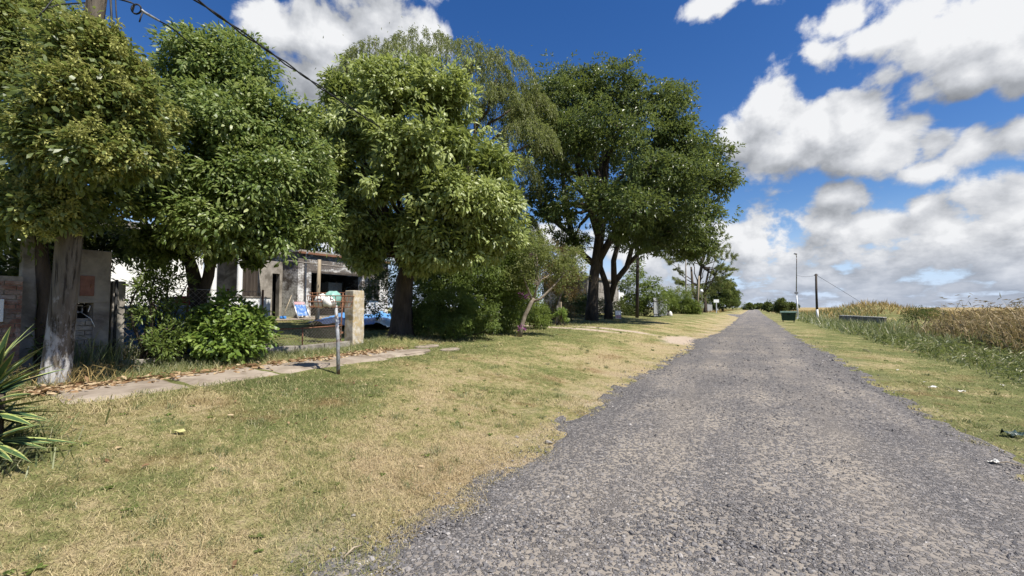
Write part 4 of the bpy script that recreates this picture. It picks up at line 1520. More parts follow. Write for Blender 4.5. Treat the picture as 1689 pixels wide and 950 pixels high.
# ================================================================== trees and shrubs
# flowering tree at the left edge
tb = np.array([-9.6, on_line(70, -9.6), 0])
tb[2] = Hs(tb[0], tb[1]) - .1
tZ = float(np.dot(tb - EYE, FWD))
lob = [(30, 90, 90, 80, 6.6), (120, 140, 90, 75, 6.9), (200, 195, 75, 65, 6.8), (20, 210, 100, 80, 6.2), (110, 240, 90, 60, 6.0), (60, 310, 95, 60, 6.0),
       (150, 330, 60, 45, 6.5), (-60, 150, 110, 120, 6.8), (-50, 300, 90, 90, 6.4), (60, 30, 60, 45, 7.2), (235, 210, 45, 45, 6.6), (10, 370, 60, 35, 6.3), (130, 75, 40, 40, 7.4),
       (-160, 230, 120, 130, 7.0)]
hub = at(95, 330, tZ)
t1, tpos, tC = tree('flowering_tree', 'olive green tree at the left edge covered in yellowish flower sprays', 'tree', tb,
                    [(trunk_line([(75, 590), (78, 500), (68, 430), (62, 380), (95, 330)], tZ, tb), [.12, .10, .09, .10, .09]),
                     (trunk_line([(62, 390), (85, 350), (120, 280)], tZ), [.08, .07, .05])],
                    hub, lob, M['lf_olive'], M['bark'], r0=.055, core=8000, extra=([(150, 108, 66, 45, 5.3), (128, 180, 75, 48, 5.15), (150, 255, 72, 48, 5.15), (195, 165, 50, 55, 5.4), (90, 230, 60, 50, 5.2), (140, 318, 66, 32, 5.2), (210, 240, 50, 45, 5.5), (70, 340, 60, 34, 5.4)], 900), ncl=1700, nlf=24, L=.105, W=.042, cr=.26, inner=.5, bump=.32, droop=.55)
# flower panicles on the sunny outside of the crown
fp = []
for c in tpos:
    d = c - np.mean(tC, 0)
    vis = np.dot(c - np.mean(tC, 0), -FWD) + .7 * np.dot(d, np.array(SUN)) + .4 * rng.normal()
    if vis > .2 and rng.random() < .8:
        fp.append(c)
fp = np.array(fp)
print('panicles', len(fp))
n_, k_ = len(fp), 74
stem = unit(rng.normal(0, .5, (n_, 3)) + unit(fp - np.mean(tC, 0)) * .7 + [0, 0, .5])
t_ = rng.random((n_, k_, 1))
side = unit(rng.normal(size=(n_, k_, 3)))
P = (fp[:, None] + stem[:, None] * (.08 + .24 * t_) + side * (.14 * (1 - .75 * t_)) * rng.random((n_, k_, 1)) ** .5).reshape(-1, 3)
V, F, rv = leaves(P, side.reshape(-1, 3) + rng.normal(0, .3, (len(P), 3)), .046, .028, quad=True)
link('flower_sprays', np_mesh('flower_sprays', V, F, rv), M['bloom'], t1)['kind'] = 'stuff'

# glossy tree in front of the white house
tb = np.array([-9.5, on_line(338, -9.5), 0])
tb[2] = Hs(tb[0], tb[1]) - .1
tZ = float(np.dot(tb - EYE, FWD))
lob = [(330, 110, 75, 60, 8.6), (400, 130, 75, 60, 8.7), (280, 190, 75, 70, 8.2), (370, 220, 95, 80, 8.0), (450, 210, 70, 70, 8.5), (300, 290, 95, 70, 7.7),
       (410, 300, 95, 70, 7.8), (495, 280, 50, 80, 8.7), (240, 330, 65, 55, 7.8), (340, 365, 100, 50, 7.6), (450, 375, 75, 50, 8.0), (505, 360, 45, 50, 8.8), (250, 385, 55, 35, 8.0),
       (425, 410, 60, 30, 8.2), (320, 75, 45, 32, 8.8), (385, 85, 45, 34, 8.9), (500, 195, 38, 40, 9.2), (215, 260, 40, 50, 8.2), (360, 200, 140, 110, 9.6), (400, 320, 120, 90, 9.6), (480, 392, 42, 18, 8.6), (522, 370, 30, 28, 9.0), (262, 412, 44, 26, 8.1), (415, 432, 46, 24, 8.3), (360, 420, 40, 20, 7.9), (215, 400, 30, 26, 8.4)]
lob = [(a, b, c * .88, d_ * .88, e) for a, b, c, d_, e in lob]
hub = at(328, 400, tZ)
tree('glossy_tree', 'dense glossy green tree with dark forked trunk in front of the white house', 'tree', tb,
     [(trunk_line([(336, 600), (332, 545), (327, 490), (316, 440), (300, 395), (285, 340)], tZ, tb), [.17, .15, .14, .11, .08, .06]),
      (trunk_line([(329, 500), (344, 455), (352, 400), (375, 330)], tZ), [.11, .10, .08, .06]),
      (trunk_line([(320, 450), (302, 425), (270, 400), (245, 370)], tZ), [.07, .06, .045, .03])],
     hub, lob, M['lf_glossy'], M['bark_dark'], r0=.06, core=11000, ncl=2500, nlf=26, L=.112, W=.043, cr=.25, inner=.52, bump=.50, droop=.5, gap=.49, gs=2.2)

# broad leaved tree with the thick trunk
tb = np.array([-9.9, on_line(662, -9.9), 0])
tb[2] = Hs(tb[0], tb[1]) - .1
tZ = float(np.dot(tb - EYE, FWD))
lob = [(640, 160, 75, 60, 12.8), (720, 170, 70, 55, 12.6), (580, 210, 75, 70, 12.9), (660, 240, 80, 65, 11.8), (750, 245, 80, 65, 12.0), (810, 270, 48, 55, 12.6), (560, 290, 65, 60, 12.5),
       (630, 310, 70, 50, 11.6), (720, 320, 80, 50, 11.7), (800, 345, 60, 50, 12.3), (570, 355, 55, 45, 12.4), (650, 375, 60, 40, 12.2), (740, 385, 75, 40, 12.0), (820, 395, 45, 35, 12.8),
       (600, 410, 50, 30, 12.8), (690, 420, 55, 30, 12.6), (530, 230, 35, 45, 13.3), (690, 260, 150, 110, 14.6), (520, 330, 32, 42, 13.2), (840, 320, 28, 40, 12.8), (640, 125, 40, 30, 13.0), (560, 150, 40, 36, 13.4), (560, 388, 46, 18, 12.6), (625, 412, 40, 20, 12.4), (740, 420, 50, 24, 12.2), (600, 428, 36, 18, 12.7)]
lob = [(a, b, c * .86, d_ * .86, e) for a, b, c, d_, e in lob]
hub = at(680, 425, tZ)
tree('broad_leaved_tree', 'round bright green tree with long leaves and a thick brown trunk', 'tree', tb,
     [(trunk_line([(660, 570), (662, 545), (664, 500), (668, 460), (680, 425), (690, 370)], tZ, tb), [.55, .38, .30, .27, .27, .2]),
      (trunk_line([(672, 455), (700, 425), (735, 380)], tZ), [.2, .16, .1]), (trunk_line([(672, 450), (650, 410), (625, 360)], tZ), [.18, .14, .09])],
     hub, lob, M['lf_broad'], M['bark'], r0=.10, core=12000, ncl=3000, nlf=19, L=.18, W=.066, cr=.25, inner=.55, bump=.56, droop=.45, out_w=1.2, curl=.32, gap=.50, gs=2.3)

# weeping willow behind it
wb_ = np.array([-15.5, on_line(770, -15.5), 0])
wb_[2] = Hs(wb_[0], wb_[1])
wZ = float(np.dot(wb_ - EYE, FWD))
wil = thing('willow_tree', 'tall weeping willow rising behind the broad leaved tree', 'tree', wb_)
lob = [(650, 120, 75, 50), (700, 95, 70, 48), (760, 120, 75, 50), (820, 130, 60, 48), (600, 140, 50, 40), (850, 175, 55, 45), (780, 190, 95, 55), (690, 180, 110, 60), (870, 240, 45, 50), (830, 300, 60, 60), (720, 300, 120, 80), (880, 190, 35, 40), (845, 380, 45, 50)]
mb = MB()
hub = at(760, 300, wZ)
mb.tube([wb_, at(765, 430, wZ), hub], [.5, .42, .32], 10)
allP, allD = [], []
mbt = MB()
for (px, py, rx, ry) in lob:
    c = at(px, py, wZ + rng.uniform(-2, 2))
    mb.tube(limb_pts(hub, c, .05, 7, .08), taper(.16, .05), 6)
    s = wZ / FPX
    for q in range(150):
        d = unit(rng.normal(size=3))
        d[2] = abs(d[2]) * .9 - .15
        st = c + (RGT * d[0] * rx + np.cross([0, 0, 1], RGT) * d[1] * max(rx, ry) * .9) * s + np.array([0, 0, d[2] * ry * s])
        outw = unit((st - c) * [1, 1, 0] + 1e-6)
        ln = rng.uniform(.5, 1.6)
        tt = np.linspace(0, 1, 17)[:, None] + rng.normal(0, .02, (17, 1))
        sp_ = st + outw * (.5 * tt - .1 * tt ** 2) * ln * .6 + np.array([0, 0, 1.0]) * (.22 * tt - .95 * tt ** 1.7) * ln + RGT * .12 * tt ** 2 * ln
        if q % 6 == 0:
            mbt.tube(sp_[::4], .012, 3, cap=False)
        dirs = np.gradient(sp_, axis=0)
        for rep in range(2):
            allP.append(sp_ + rng.normal(0, .07, sp_.shape))
            allD.append(unit(dirs) + rng.normal(0, .55, sp_.shape))
mb.build('trunk', M['bark'], wil, smooth=True)
kind(mbt.build('hanging_twigs', M['bark'], wil), 'stuff')
for (px, py, rx, ry) in lob:
    c = at(px, py, wZ + 1)
    allP.append(c + rng.normal(0, .40, (420, 3)) * np.array([rx, rx, ry]) * wZ / FPX)
    allD.append(rng.normal(0, .5, (420, 3)) - [0, 0, .8])
P, D = np.concatenate(allP), np.concatenate(allD)
V, F, rv = leaves(P, D, .19 * rng.uniform(.7, 1.3, len(P)), .043, quad=True)
link('crown', np_mesh('crown', V, F, rv), M['lf_willow'], wil)
print('willow tris', len(F))

# big dark spreading tree with several stems
bb = G(978, 527)
bZ_ = 30.0
bb = np.array([-10.4, on_line(975, -10.4), 0])
bb[2] = Hs(bb[0], bb[1]) - .2
bZ_ = float(np.dot(bb - EYE, FWD))
print('big tree Z', bZ_)
lob = [(925, 165, 60, 50, 0), (1000, 155, 65, 42, 0), (1070, 175, 55, 45, -1), (940, 225, 65, 42, -4), (1020, 215, 75, 42, -5), (1100, 225, 55, 50, -2), (1145, 265, 50, 38, -2), (1185, 300, 38, 30, 0),
       (1130, 320, 70, 42, -5), (1070, 275, 70, 36, -6), (1165, 350, 38, 30, -2), (1050, 350, 62, 34, -7), (1110, 385, 60, 34, -4), (985, 330, 55, 36, -5), (905, 250, 42, 48, -1), (895, 315, 40, 34, -2),
       (1000, 250, 110, 75, 5), (1090, 300, 90, 60, 5), (930, 355, 42, 24, -3), (1150, 405, 40, 22, -2), (870, 200, 30, 40, 1), (1085, 402, 46, 22, -4), (1135, 412, 34, 18, -2), (905, 345, 34, 22, -2), (1035, 375, 34, 20, -5), (945, 398, 28, 16, -1), (1015, 398, 22, 12, 1), (960, 130, 42, 24, 1), (1110, 160, 26, 22, 1)]
lob = [(a, b, c * 1.02, d * 1.05, bZ_ + e, .9) for a, b, c, d, e in lob]
big, bpos, bC = tree('spreading_tree', 'largest dark green spreading tree with several black stems by the verge', 'tree', bb,
                     [(trunk_line([(975, 531), (977, 500), (980, 455), (985, 415), (988, 385), (990, 330), (1000, 240)], bZ_, bb), [.55, .42, .37, .33, .28, .22, .14]),
                      (trunk_line([(986, 432), (1004, 400), (1022, 370), (1050, 320), (1090, 270)], bZ_), [.30, .27, .23, .19, .12]),
                      (trunk_line([(984, 440), (962, 420), (940, 385), (915, 365), (880, 350)], bZ_), [.26, .22, .2, .17, .11]),
                      (trunk_line([(945, 400), (938, 360), (930, 310), (925, 250)], bZ_), [.26, .22, .18, .12]),
                      (trunk_line([(988, 390), (972, 340), (955, 280), (940, 200)], bZ_), [.3, .24, .18, .1])],
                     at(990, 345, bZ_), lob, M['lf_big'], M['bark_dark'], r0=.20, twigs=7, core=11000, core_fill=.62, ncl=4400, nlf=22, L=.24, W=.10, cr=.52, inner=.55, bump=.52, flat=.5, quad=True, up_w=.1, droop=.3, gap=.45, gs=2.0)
# forked tree just right of it
b2 = np.array([-10.2, on_line(1003, -10.2), 0])
b2[2] = Hs(b2[0], b2[1]) - .2
Z2 = float(np.dot(b2 - EYE, FWD))
lob = [(1060, 372, 45, 26, Z2), (1090, 395, 40, 24, Z2 + 1), (1030, 395, 26, 20, Z2 + 2), (1115, 372, 34, 24, Z2 + 1)]
tree('forked_tree', 'slender tree forking low into two black stems right of the largest trunk', 'tree', b2,
     [(trunk_line([(1003, 530), (1004, 500), (1000, 470), (990, 440), (992, 400), (1000, 350)], Z2, b2), [.38, .32, .26, .22, .19, .13]),
      (trunk_line([(1005, 498), (1014, 465), (1034, 440), (1042, 410), (1066, 375)], Z2), [.27, .25, .23, .18, .12]),
      (trunk_line([(1013, 470), (1012, 430), (1020, 400), (1030, 370)], Z2), [.26, .22, .18, .12]),
      (trunk_line([(1036, 436), (1056, 415), (1085, 412)], Z2), [.2, .15, .08])],
     at(1042, 410, Z2), lob, M['lf_big'], M['bark_dark'], r0=.10, twigs=5, ncl=420, nlf=20, L=.24, W=.10, cr=.5, inner=.4, bump=.3, flat=.5, quad=True)


def shrub(name, label, cat, base, lobes, leaf, ncl, nlf, L, W, cr, stems=6, group=None, bark='bark', **kw):
    root = thing(name, label, cat, base, group)
    (V, F, rv), pos, C = crown_arrays(lobes, ncl=ncl, nlf=nlf, L=L, W=W, cr=cr, **kw)
    mb = MB()
    b = np.array(base, float)
    for q in range(stems):
        mb.tube(limb_pts(b + rng.normal(0, .12, 3) * [1, 1, 0], pos[rng.integers(len(pos))], .08, 6, .08), taper(.03, .008, 6), 5)
    mb.build('stems', M[bark], root, smooth=True)
    link('foliage', np_mesh('foliage', V, F, rv), M[leaf], root)
    return root, pos


def foot(px, X):
    y = on_line(px, X)
    return np.array([X, y, Hs(X, y)])


# vine covered hedge and low glossy shrub
hb = foot(770, -9.5)
hz_ = float(np.dot(hb - EYE, FWD))
shrub('vine_hedge', 'tall dark green vine covered hedge right of the broad leaved tree', 'hedge', hb,
      [(770, 470, 90, 80, hz_ + .8), (820, 420, 50, 50, hz_ + .6), (740, 450, 50, 60, hz_), (790, 440, 45, 70, hz_), (830, 450, 40, 70, hz_ + .6), (840, 500, 32, 50, hz_ + .3), (790, 510, 55, 50, hz_ - .2), (850, 420, 32, 50, hz_ + 1), (715, 500, 40, 55, hz_), (815, 400, 40, 40, hz_ + 1.2), (760, 410, 45, 40, hz_ + .8)],
      'lf_hedge', 2300, 24, .11, .042, .25, 9, core=2500, droop=.8, hang=.5, inner=.6, bump=.3, quad=True)
hb = foot(745, -8.75)
hz_ = float(np.dot(hb - EYE, FWD))
shrub('leafy_shrub', 'low grey green shrub spilling onto the verge in front of the vine hedge', 'shrub', hb,
      [(745, 510, 45, 38, hz_), (785, 525, 35, 32, hz_ - .2), (710, 525, 35, 30, hz_), (760, 535, 50, 24, hz_ - .4), (690, 540, 25, 20, hz_)],
      'lf_hedge', 760, 24, .085, .036, .2, 8, droop=.3, inner=.5, quad=True)
rb_ = foot(700, -11.8)
rz = float(np.dot(rb_ - EYE, FWD))
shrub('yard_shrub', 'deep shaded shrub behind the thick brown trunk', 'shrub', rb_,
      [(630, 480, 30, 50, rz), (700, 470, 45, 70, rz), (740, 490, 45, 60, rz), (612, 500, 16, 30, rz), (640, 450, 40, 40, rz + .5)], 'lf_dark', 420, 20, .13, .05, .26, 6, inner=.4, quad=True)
# behind-hedge mass that closes the view under the willow
rb_ = foot(840, -13.5)
rz = float(np.dot(rb_ - EYE, FWD))
shrub('lime_shrub', 'feathery lime green shrub between the hedge and the rusty leaved tree', 'shrub', foot(880, -9.8),
      [(870, 490, 26, 45, 20), (850, 440, 32, 40, 19.6), (888, 520, 16, 22, 20), (845, 395, 30, 30, 20), (868, 415, 30, 34, 20), (845, 480, 40, 55, 18.6), (835, 525, 34, 32, 18), (815, 500, 30, 50, 18)], 'lf_lime', 1200, 26, .12, .032, .30, 6, core=1200, droop=.7, hang=.5, inner=.4, quad=True)
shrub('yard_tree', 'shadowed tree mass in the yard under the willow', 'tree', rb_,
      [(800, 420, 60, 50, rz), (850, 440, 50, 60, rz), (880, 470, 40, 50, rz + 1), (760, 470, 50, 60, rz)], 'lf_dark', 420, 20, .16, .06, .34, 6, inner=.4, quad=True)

rb_ = foot(560, -27.5)
rz = float(np.dot(rb_ - EYE, FWD))
tree('backyard_tree', 'dark tree mass rising behind the garage house roof', 'tree', rb_, [(trunk_line([(560, 500), (560, 420), (565, 380)], rz, rb_), [.4, .35, .3])], at(565, 390, rz),
     [(500, 375, 60, 45, rz), (570, 365, 70, 50, rz), (640, 370, 60, 55, rz), (540, 395, 60, 30, rz - 1), (700, 390, 60, 60, rz), (440, 390, 50, 40, rz), (600, 400, 60, 30, rz - 1)], M['lf_dark'], M['bark_dark'], r0=.2, twigs=3,
     ncl=900, nlf=20, L=.34, W=.14, cr=.7, inner=.5, quad=True)

# small pink flowering tree with pale crooked trunk
sb = foot(857, -7.35)
sZ = float(np.dot(sb - EYE, FWD))
lob = [(880, 420, 34, 40, sZ), (905, 440, 34, 36, sZ + .3), (860, 455, 26, 30, sZ), (930, 450, 28, 34, sZ + .4), (890, 470, 28, 26, sZ - .2), (945, 430, 20, 24, sZ + .6)]
mt, mpos, mC = tree('flowering_shrub_tree', 'small tree with pale crooked trunk and a few purple blossoms', 'tree', sb,
                    [(trunk_line([(856, 560), (860, 540), (866, 520), (876, 500), (881, 492)], sZ, sb), [.10, .085, .075, .075, .07]),
                     (trunk_line([(878, 498), (893, 492), (915, 470), (935, 445)], sZ), [.055, .045, .035, .02]),
                     (trunk_line([(878, 496), (868, 470), (860, 445)], sZ), [.05, .04, .02]),
                     (trunk_line([(880, 494), (888, 465), (885, 420)], sZ), [.05, .035, .02])],
                    at(884, 470, sZ), lob, M['lf_willow'], M['bark_pale'], r0=.03, twigs=5, ncl=480, nlf=18, L=.09, W=.038, cr=.2, inner=.2, bump=.3, quad=True)
for px, py in ((860, 486), (868, 489), (864, 542), (876, 420), (858, 540)):
    c = at(px, py, sZ - .1)
    P = c + rng.normal(0, .05, (26, 3))
    V, F, rv = leaves(P, rng.normal(size=(26, 3)), .045, .035, quad=True)
    link('blossom', np_mesh('blossom', V, F, rv), M['petal'], mt)
cb_ = foot(918, -10.0)
cZ = float(np.dot(cb_ - EYE, FWD))
tree('rusty_tree', 'small tree with rust tinged leaves beside the pale gate post', 'tree', cb_,
     [(trunk_line([(915, 540), (920, 505), (928, 475)], cZ, cb_), [.09, .07, .05])], at(928, 475, cZ),
     [(920, 455, 34, 34, cZ), (945, 440, 24, 30, cZ), (905, 420, 26, 26, cZ + .5), (955, 455, 14, 18, cZ), (935, 480, 22, 22, cZ)], M['lf_rust'], M['bark_pale'], r0=.035, twigs=4,
     ncl=620, nlf=18, L=.12, W=.048, cr=.28, inner=.2, quad=True)
# shade-dark yard shrubs behind the small tree and pale post
sh_ = foot(905, -11.2)
z_ = float(np.dot(sh_ - EYE, FWD))
shrub('yard_shrub', 'brownish dark shrub left of the pale gate post', 'shrub', sh_, [(905, 505, 20, 26, z_), (893, 515, 16, 24, z_), (930, 515, 22, 20, z_ + 2)], 'lf_rust', 160, 20, .12, .05, .28, 4, inner=.3, quad=True)
pp = foot(924, -9.4)
z_ = float(np.dot(pp - EYE, FWD))
gp2 = thing('timber_post', 'pale squared timber gate post wrapped in a creeper at the foot', 'post', pp)
mb = MB()
mb.box(pp + np.array([0, 0, .52 * z_ / 18]), (.13, .13, 1.25))
mb.build('post', M['wood'], gp2, bevel=.01)
mb = MB()
mb.box(pp + np.array([-.15, -.1, .5]), (.1, .1, 1.2))
mb.build('side_post', M['wood_grey'], gp2, bevel=.01)
shrub('creeper', 'small leafy creeper climbing the foot of the pale timber post', 'creeper', pp, [(926, 528, 10, 14, z_ - .2), (922, 518, 7, 12, z_ - .2)], 'lf_bush', 40, 16, .12, .07, .18, 3, inner=.2, quad=True)

# shrubs along the near fence
fb = foot(255, FX + .0)
z_ = float(np.dot(fb - EYE, FWD))
shrub('cane_shrub', 'tall dark slender leaved shrub against the fence in front of the white house', 'shrub', fb,
      [(256, 570, 22, 18, z_ - .3), (254, 510, 20, 68, z_), (288, 500, 17, 66, z_ + .3), (275, 565, 30, 24, z_ - .1), (243, 475, 12, 40, z_), (300, 555, 22, 30, z_ + .2), (222, 520, 9, 40, z_), (268, 455, 10, 24, z_)],
      'lf_hedge', 260, 15, .10, .024, .17, 22, up_w=.35, droop=.1, inner=.2, bump=.3)
fb = foot(372, FX + .45)
z_ = float(np.dot(fb - EYE, FWD))
shrub('leafy_bush', 'bright green large leaved bush at the foot of the glossy tree', 'bush', fb,
      [(352, 562, 30, 30, z_ - .3), (385, 545, 40, 46, z_), (420, 540, 26, 32, z_ + .2), (375, 515, 36, 28, z_), (400, 575, 30, 18, z_ - .2), (345, 530, 14, 20, z_ - .2)],
      'lf_bush', 330, 14, .115, .062, .17, 10, droop=.3, inner=.35, bump=.3)
fb = foot(105, FX - .2)
z_ = float(np.dot(fb - EYE, FWD))
shrub('young_bush', 'small green bush in the gap between tall concrete post and leaning pole', 'bush', fb,
      [(60, 545, 20, 32, z_), (58, 500, 14, 26, z_ + .2), (70, 570, 22, 20, z_)], 'lf_bush', 80, 14, .10, .05, .16, 5, inner=.3)
fb = foot(30, -11.2)
z_ = float(np.dot(fb - EYE, FWD))
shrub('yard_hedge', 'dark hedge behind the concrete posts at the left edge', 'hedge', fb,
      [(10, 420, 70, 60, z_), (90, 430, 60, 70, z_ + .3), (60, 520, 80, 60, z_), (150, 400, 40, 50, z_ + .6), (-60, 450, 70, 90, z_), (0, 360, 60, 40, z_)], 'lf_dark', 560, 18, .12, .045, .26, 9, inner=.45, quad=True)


# ------------------------------------------------------------------ yucca
yb0 = G(-30, 760)
yuc = thing('yucca', 'spiky variegated yucca with yellow edged leaves at the left edge', 'plant', yb0)
mb = MB()
mb.tube([yb0 - np.array([0, 0, .1]), yb0 + np.array([.02, .0, .25]), yb0 + np.array([.03, .02, .52])], [.11, .10, .08], 10)
mb.build('stem', M['bark'], yuc, smooth=True)


def yucca_leaf(L, w, bend):
    n_ = 7
    vs, fs, mi = [], [], []
    prof = [.55, .8, 1.0, .95, .75, .42, .03]
    for i in range(n_):
        t = i / (n_ - 1)
        x_ = L * t
        z_ = -bend * L * t * t
        for s, e in ((-1, .0), (-.62, -.12), (.62, -.12), (1, 0)):
            vs.append((x_, s * w * .5 * prof[i], z_ + (.18 * w * abs(s) - .05 * w) * prof[i]))
    for i in range(n_ - 1):
        for j in range(3):
            a = i * 4 + j
            fs.append((a, a + 1, a + 5, a + 4))
            mi.append(0 if j == 1 else 1)
    me = bpy.data.meshes.new('leaf')
    me.from_pydata(vs, [], fs)
    me.polygons.foreach_set('material_index', np.array(mi, np.int32))
    me.polygons.foreach_set('use_smooth', np.full(len(fs), True))
    me.materials.append(M['yucca_green'])
    me.materials.append(M['yucca_edge'])
    return me


yl = [yucca_leaf(.64, .078, .06), yucca_leaf(.68, .086, .13), yucca_leaf(.56, .075, .03), yucca_leaf(.64, .08, .22)]
for q in range(150):
    me = yl[q % 4]
    low = q % 3 == 0
    elv = random.uniform(-.35, 1.35) if not low else random.uniform(-.15, .8)
    a = q * 2.39996 + random.uniform(-.2, .2)
    c = yb0 + (np.array([.03, .02, .34 + .26 * max(0, elv)]) if not low else np.array([.05 + .1 * math.cos(a), -.04 + .1 * math.sin(a), .16]))
    o = bpy.data.objects.new('leaf', me)
    col.objects.link(o)
    o.parent = yuc
    o.location = Vector(c) - yuc.location
    o.rotation_euler = (random.uniform(-.5, .5), -elv, a)
    s_ = random.uniform(.53, .76)
    o.scale = (s_, s_, s_)
# strappy border plant at its foot, and weeds at the pole
def strap_plant(name, label, cat, base, n_, h0, spread, leaf, lean=(.4, 1.5), w=.012):
    b = np.array(base)
    P = np.tile(b, (n_, 1)) + rng.normal(0, spread, (n_, 3)) * [1, 1, 0]
    P[:, 2] = H(P[:, 0], P[:, 1]) - .01
    V, F, rv = blades(P, h0 * rng.uniform(.5, 1.15, n_), w * rng.uniform(.7, 1.3, n_), rng.uniform(*lean, n_))
    return tag(link(name, np_mesh(name, V, F, rv), M[leaf]), label, cat)


strap_plant('strap_plant', 'low tuft of narrow arching leaves under the yucca', 'plant', G(20, 735), 170, .30, .16, 'tall')
strap_plant('strap_plant', 'tuft of narrow leaves at the lower left frame edge', 'plant', G(-15, 775), 120, .26, .16, 'tall')
strap_plant('grass_tuft', 'long arching weeds between leaning pole and meter pillar', 'grass tuft', G(150, 612), 420, .80, .24, 'tall', (.3, 1.3), .011)
strap_plant('grass_tuft', 'pale dry weeds at the foot of the leaning pole', 'grass tuft', G(118, 632), 260, .40, .24, 'gold', (.3, 1.6), .008)
strap_plant('grass_tuft', 'weeds before the short concrete post', 'grass tuft', G(185, 606), 260, .55, .22, 'tall', (.3, 1.5), .010)
strap_plant('grass_tuft', 'greyish grass tuft under the cane shrub', 'grass tuft', G(235, 594), 320, .40, .34, 'tall', (.5, 1.6), .010)
# weedy strip along fence foot and under the trees
def weeds(name, n_, x0, x1, y0, y1, h0, w, leaf, lean=(.3, 1.4), dens=None, zoff=-.01):
    x = rng.uniform(x0, x1, n_)
    y = y0 + (y1 - y0) * rng.random(n_) ** 1.4
    if dens is not None:
        k_ = rng.random(n_) < dens(x, y)
        x, y = x[k_], y[k_]
    P = np.stack([x, y, H(x, y) + zoff], -1)
    n_ = len(x)
    rr_ = np.hypot(x, y)
    V, F, rv = blades(P, h0 * rng.uniform(.35, 1.2, n_) * (.6 + .8 * fbm2(x, y, .8, 77)), w * np.clip(rr_ / 9, 1, 5), rng.uniform(*lean, n_), simple=rr_ > 11)
    return kind(link(name, np_mesh(name, V, F, rv), M[leaf]), 'stuff')


weeds('fence_weeds', 14000, -9.6, -7.72, 1.6, 8.6, .20, .006, 'tall', dens=lambda x, y: np.clip(1.2 * fbm2(x, y, 1.1, 8) - .1 + (x < -8.6) * .3 - (x > -8.15) * .45, 0, 1))
weeds('yard_grass', 26000, -18.6, -9.4, 2.0, 24, .10, .006, 'tall', dens=lambda x, y: .9 + 0 * x)
weeds('verge_weeds', 9000, -11.5, -7.6, 9.5, 42, .16, .006, 'tall', dens=lambda x, y: np.clip(1.5 * fbm2(x, y, .4, 18) - .2, 0, 1))

n_ = 340
pts, r = scatter_polar(n_, 2.6, 16, -85, 35)
x, y = pts[:, 0], pts[:, 1]
k_ = (((x < -2.7) & (x > -6.6)) | ((x > 2.7) & (x < 5.5)))
x, y = x[k_], y[k_]
n_ = len(x)
cx2, cy2 = np.repeat(x, 9), np.repeat(y, 9)
a_ = rng.random(n_ * 9) * 2 * np.pi
P = np.stack([cx2, cy2, H(cx2, cy2) + .012], -1)
V, F, rv = leaves(P, np.stack([np.cos(a_), np.sin(a_), rng.uniform(.1, .5, n_ * 9)], -1), np.repeat(rng.uniform(.025, .06, n_), 9), np.repeat(rng.uniform(.012, .024, n_), 9), curl=.2)
kind(link('lawn_weeds', np_mesh('lawn_weeds', V, F, rv), M['lf_hedge']), 'stuff')
n_ = 620
pts, r = scatter_polar(n_, 2.4, 24, -88, 35)
x, y = pts[:, 0], pts[:, 1]
k_ = (((x < -2.5) & (x > -9.0)) | ((x > 2.5) & (x < 6))) & ~on_walk(x, y)
x, y = x[k_], y[k_]
n_ = len(x)
sp2 = np.repeat(rng.uniform(.02, .07, n_), 26)
cx2, cy2 = np.repeat(x, 26) + rng.normal(0, 1, n_ * 26) * sp2, np.repeat(y, 26) + rng.normal(0, 1, n_ * 26) * sp2
P = np.stack([cx2, cy2, H(cx2, cy2) - .004], -1)
V, F, rv = blades(P, np.repeat(rng.uniform(.04, .12, n_), 26) * rng.uniform(.6, 1.1, n_ * 26), .005 * np.clip(np.hypot(cx2, cy2) / 6, .9, 3), rng.uniform(.3, 1.3, n_ * 26))
kind(link('grass_tufts', np_mesh('grass_tufts', V, F, rv), M['tall']), 'stuff')

# fallen leaves along the back edge of the sidewalk
n_ = 3600
y = rng.uniform(1.6, 8.0, n_)
x = SW0 + .10 + np.abs(rng.normal(0, .16, n_)) * np.sign(rng.normal(-.35, 1, n_))
keep = rng.random(n_) < np.clip(1.8 * fbm2(x * .5, y, 1.0, 88) - .45, .05, 1)
x, y = x[keep], y[keep]
P = np.stack([x, y, np.maximum(H(x, y) + .04, 0)], -1)
V, F, rv = leaves(P, rng.normal(0, 1, (len(x), 3)) * [1, 1, .12],   .115 * rng.uniform(.6, 1.2, len(x)), .044, up=np.tile([0, 0, 1.0], (len(x), 1)), curl=.15)
kind(link('fallen_leaves', np_mesh('fallen_leaves', V, F, rv), M['lf_dry']), 'stuff')
n_ = 260
x, y = rng.uniform(-7.6, -2.6, n_), rng.uniform(1.2, 12, n_)
keep = ~on_walk(x, y) & (rng.random(n_) < (-x - 2) / 6)
x, y = x[keep], y[keep]
P = np.stack([x, y, H(x, y) + .025], -1)
V, F, rv = leaves(P, rng.normal(0, 1, (len(x), 3)) * [1, 1, .15], .075, .03, curl=.15)
kind(link('scattered_leaves', np_mesh('scattered_leaves', V, F, rv), M['lf_dry']), 'stuff')
for (px, py, lb, L_, mt_) in ((285, 717, 'pale yellow green leaf lying alone on the dry lawn', .15, 'lf_pale'), (376, 690, 'curled yellow leaf with dark tip on the lawn', .09, 'lf_dry'), (150, 668, 'small yellow leaf in grass near the end of the sidewalk', .07, 'lf_pale')):
    p = G(px, py)
    V, F, rv = leaves(np.array([p + [-.04, 0, .03]]), np.array([RGT + [0, 0, .12]]), L_, L_ * .42, curl=.12)
    tag(link('fallen_leaf', np_mesh('fallen_leaf', V, F, np.ones(len(V)) * .95), M[mt_]), lb, 'leaf')


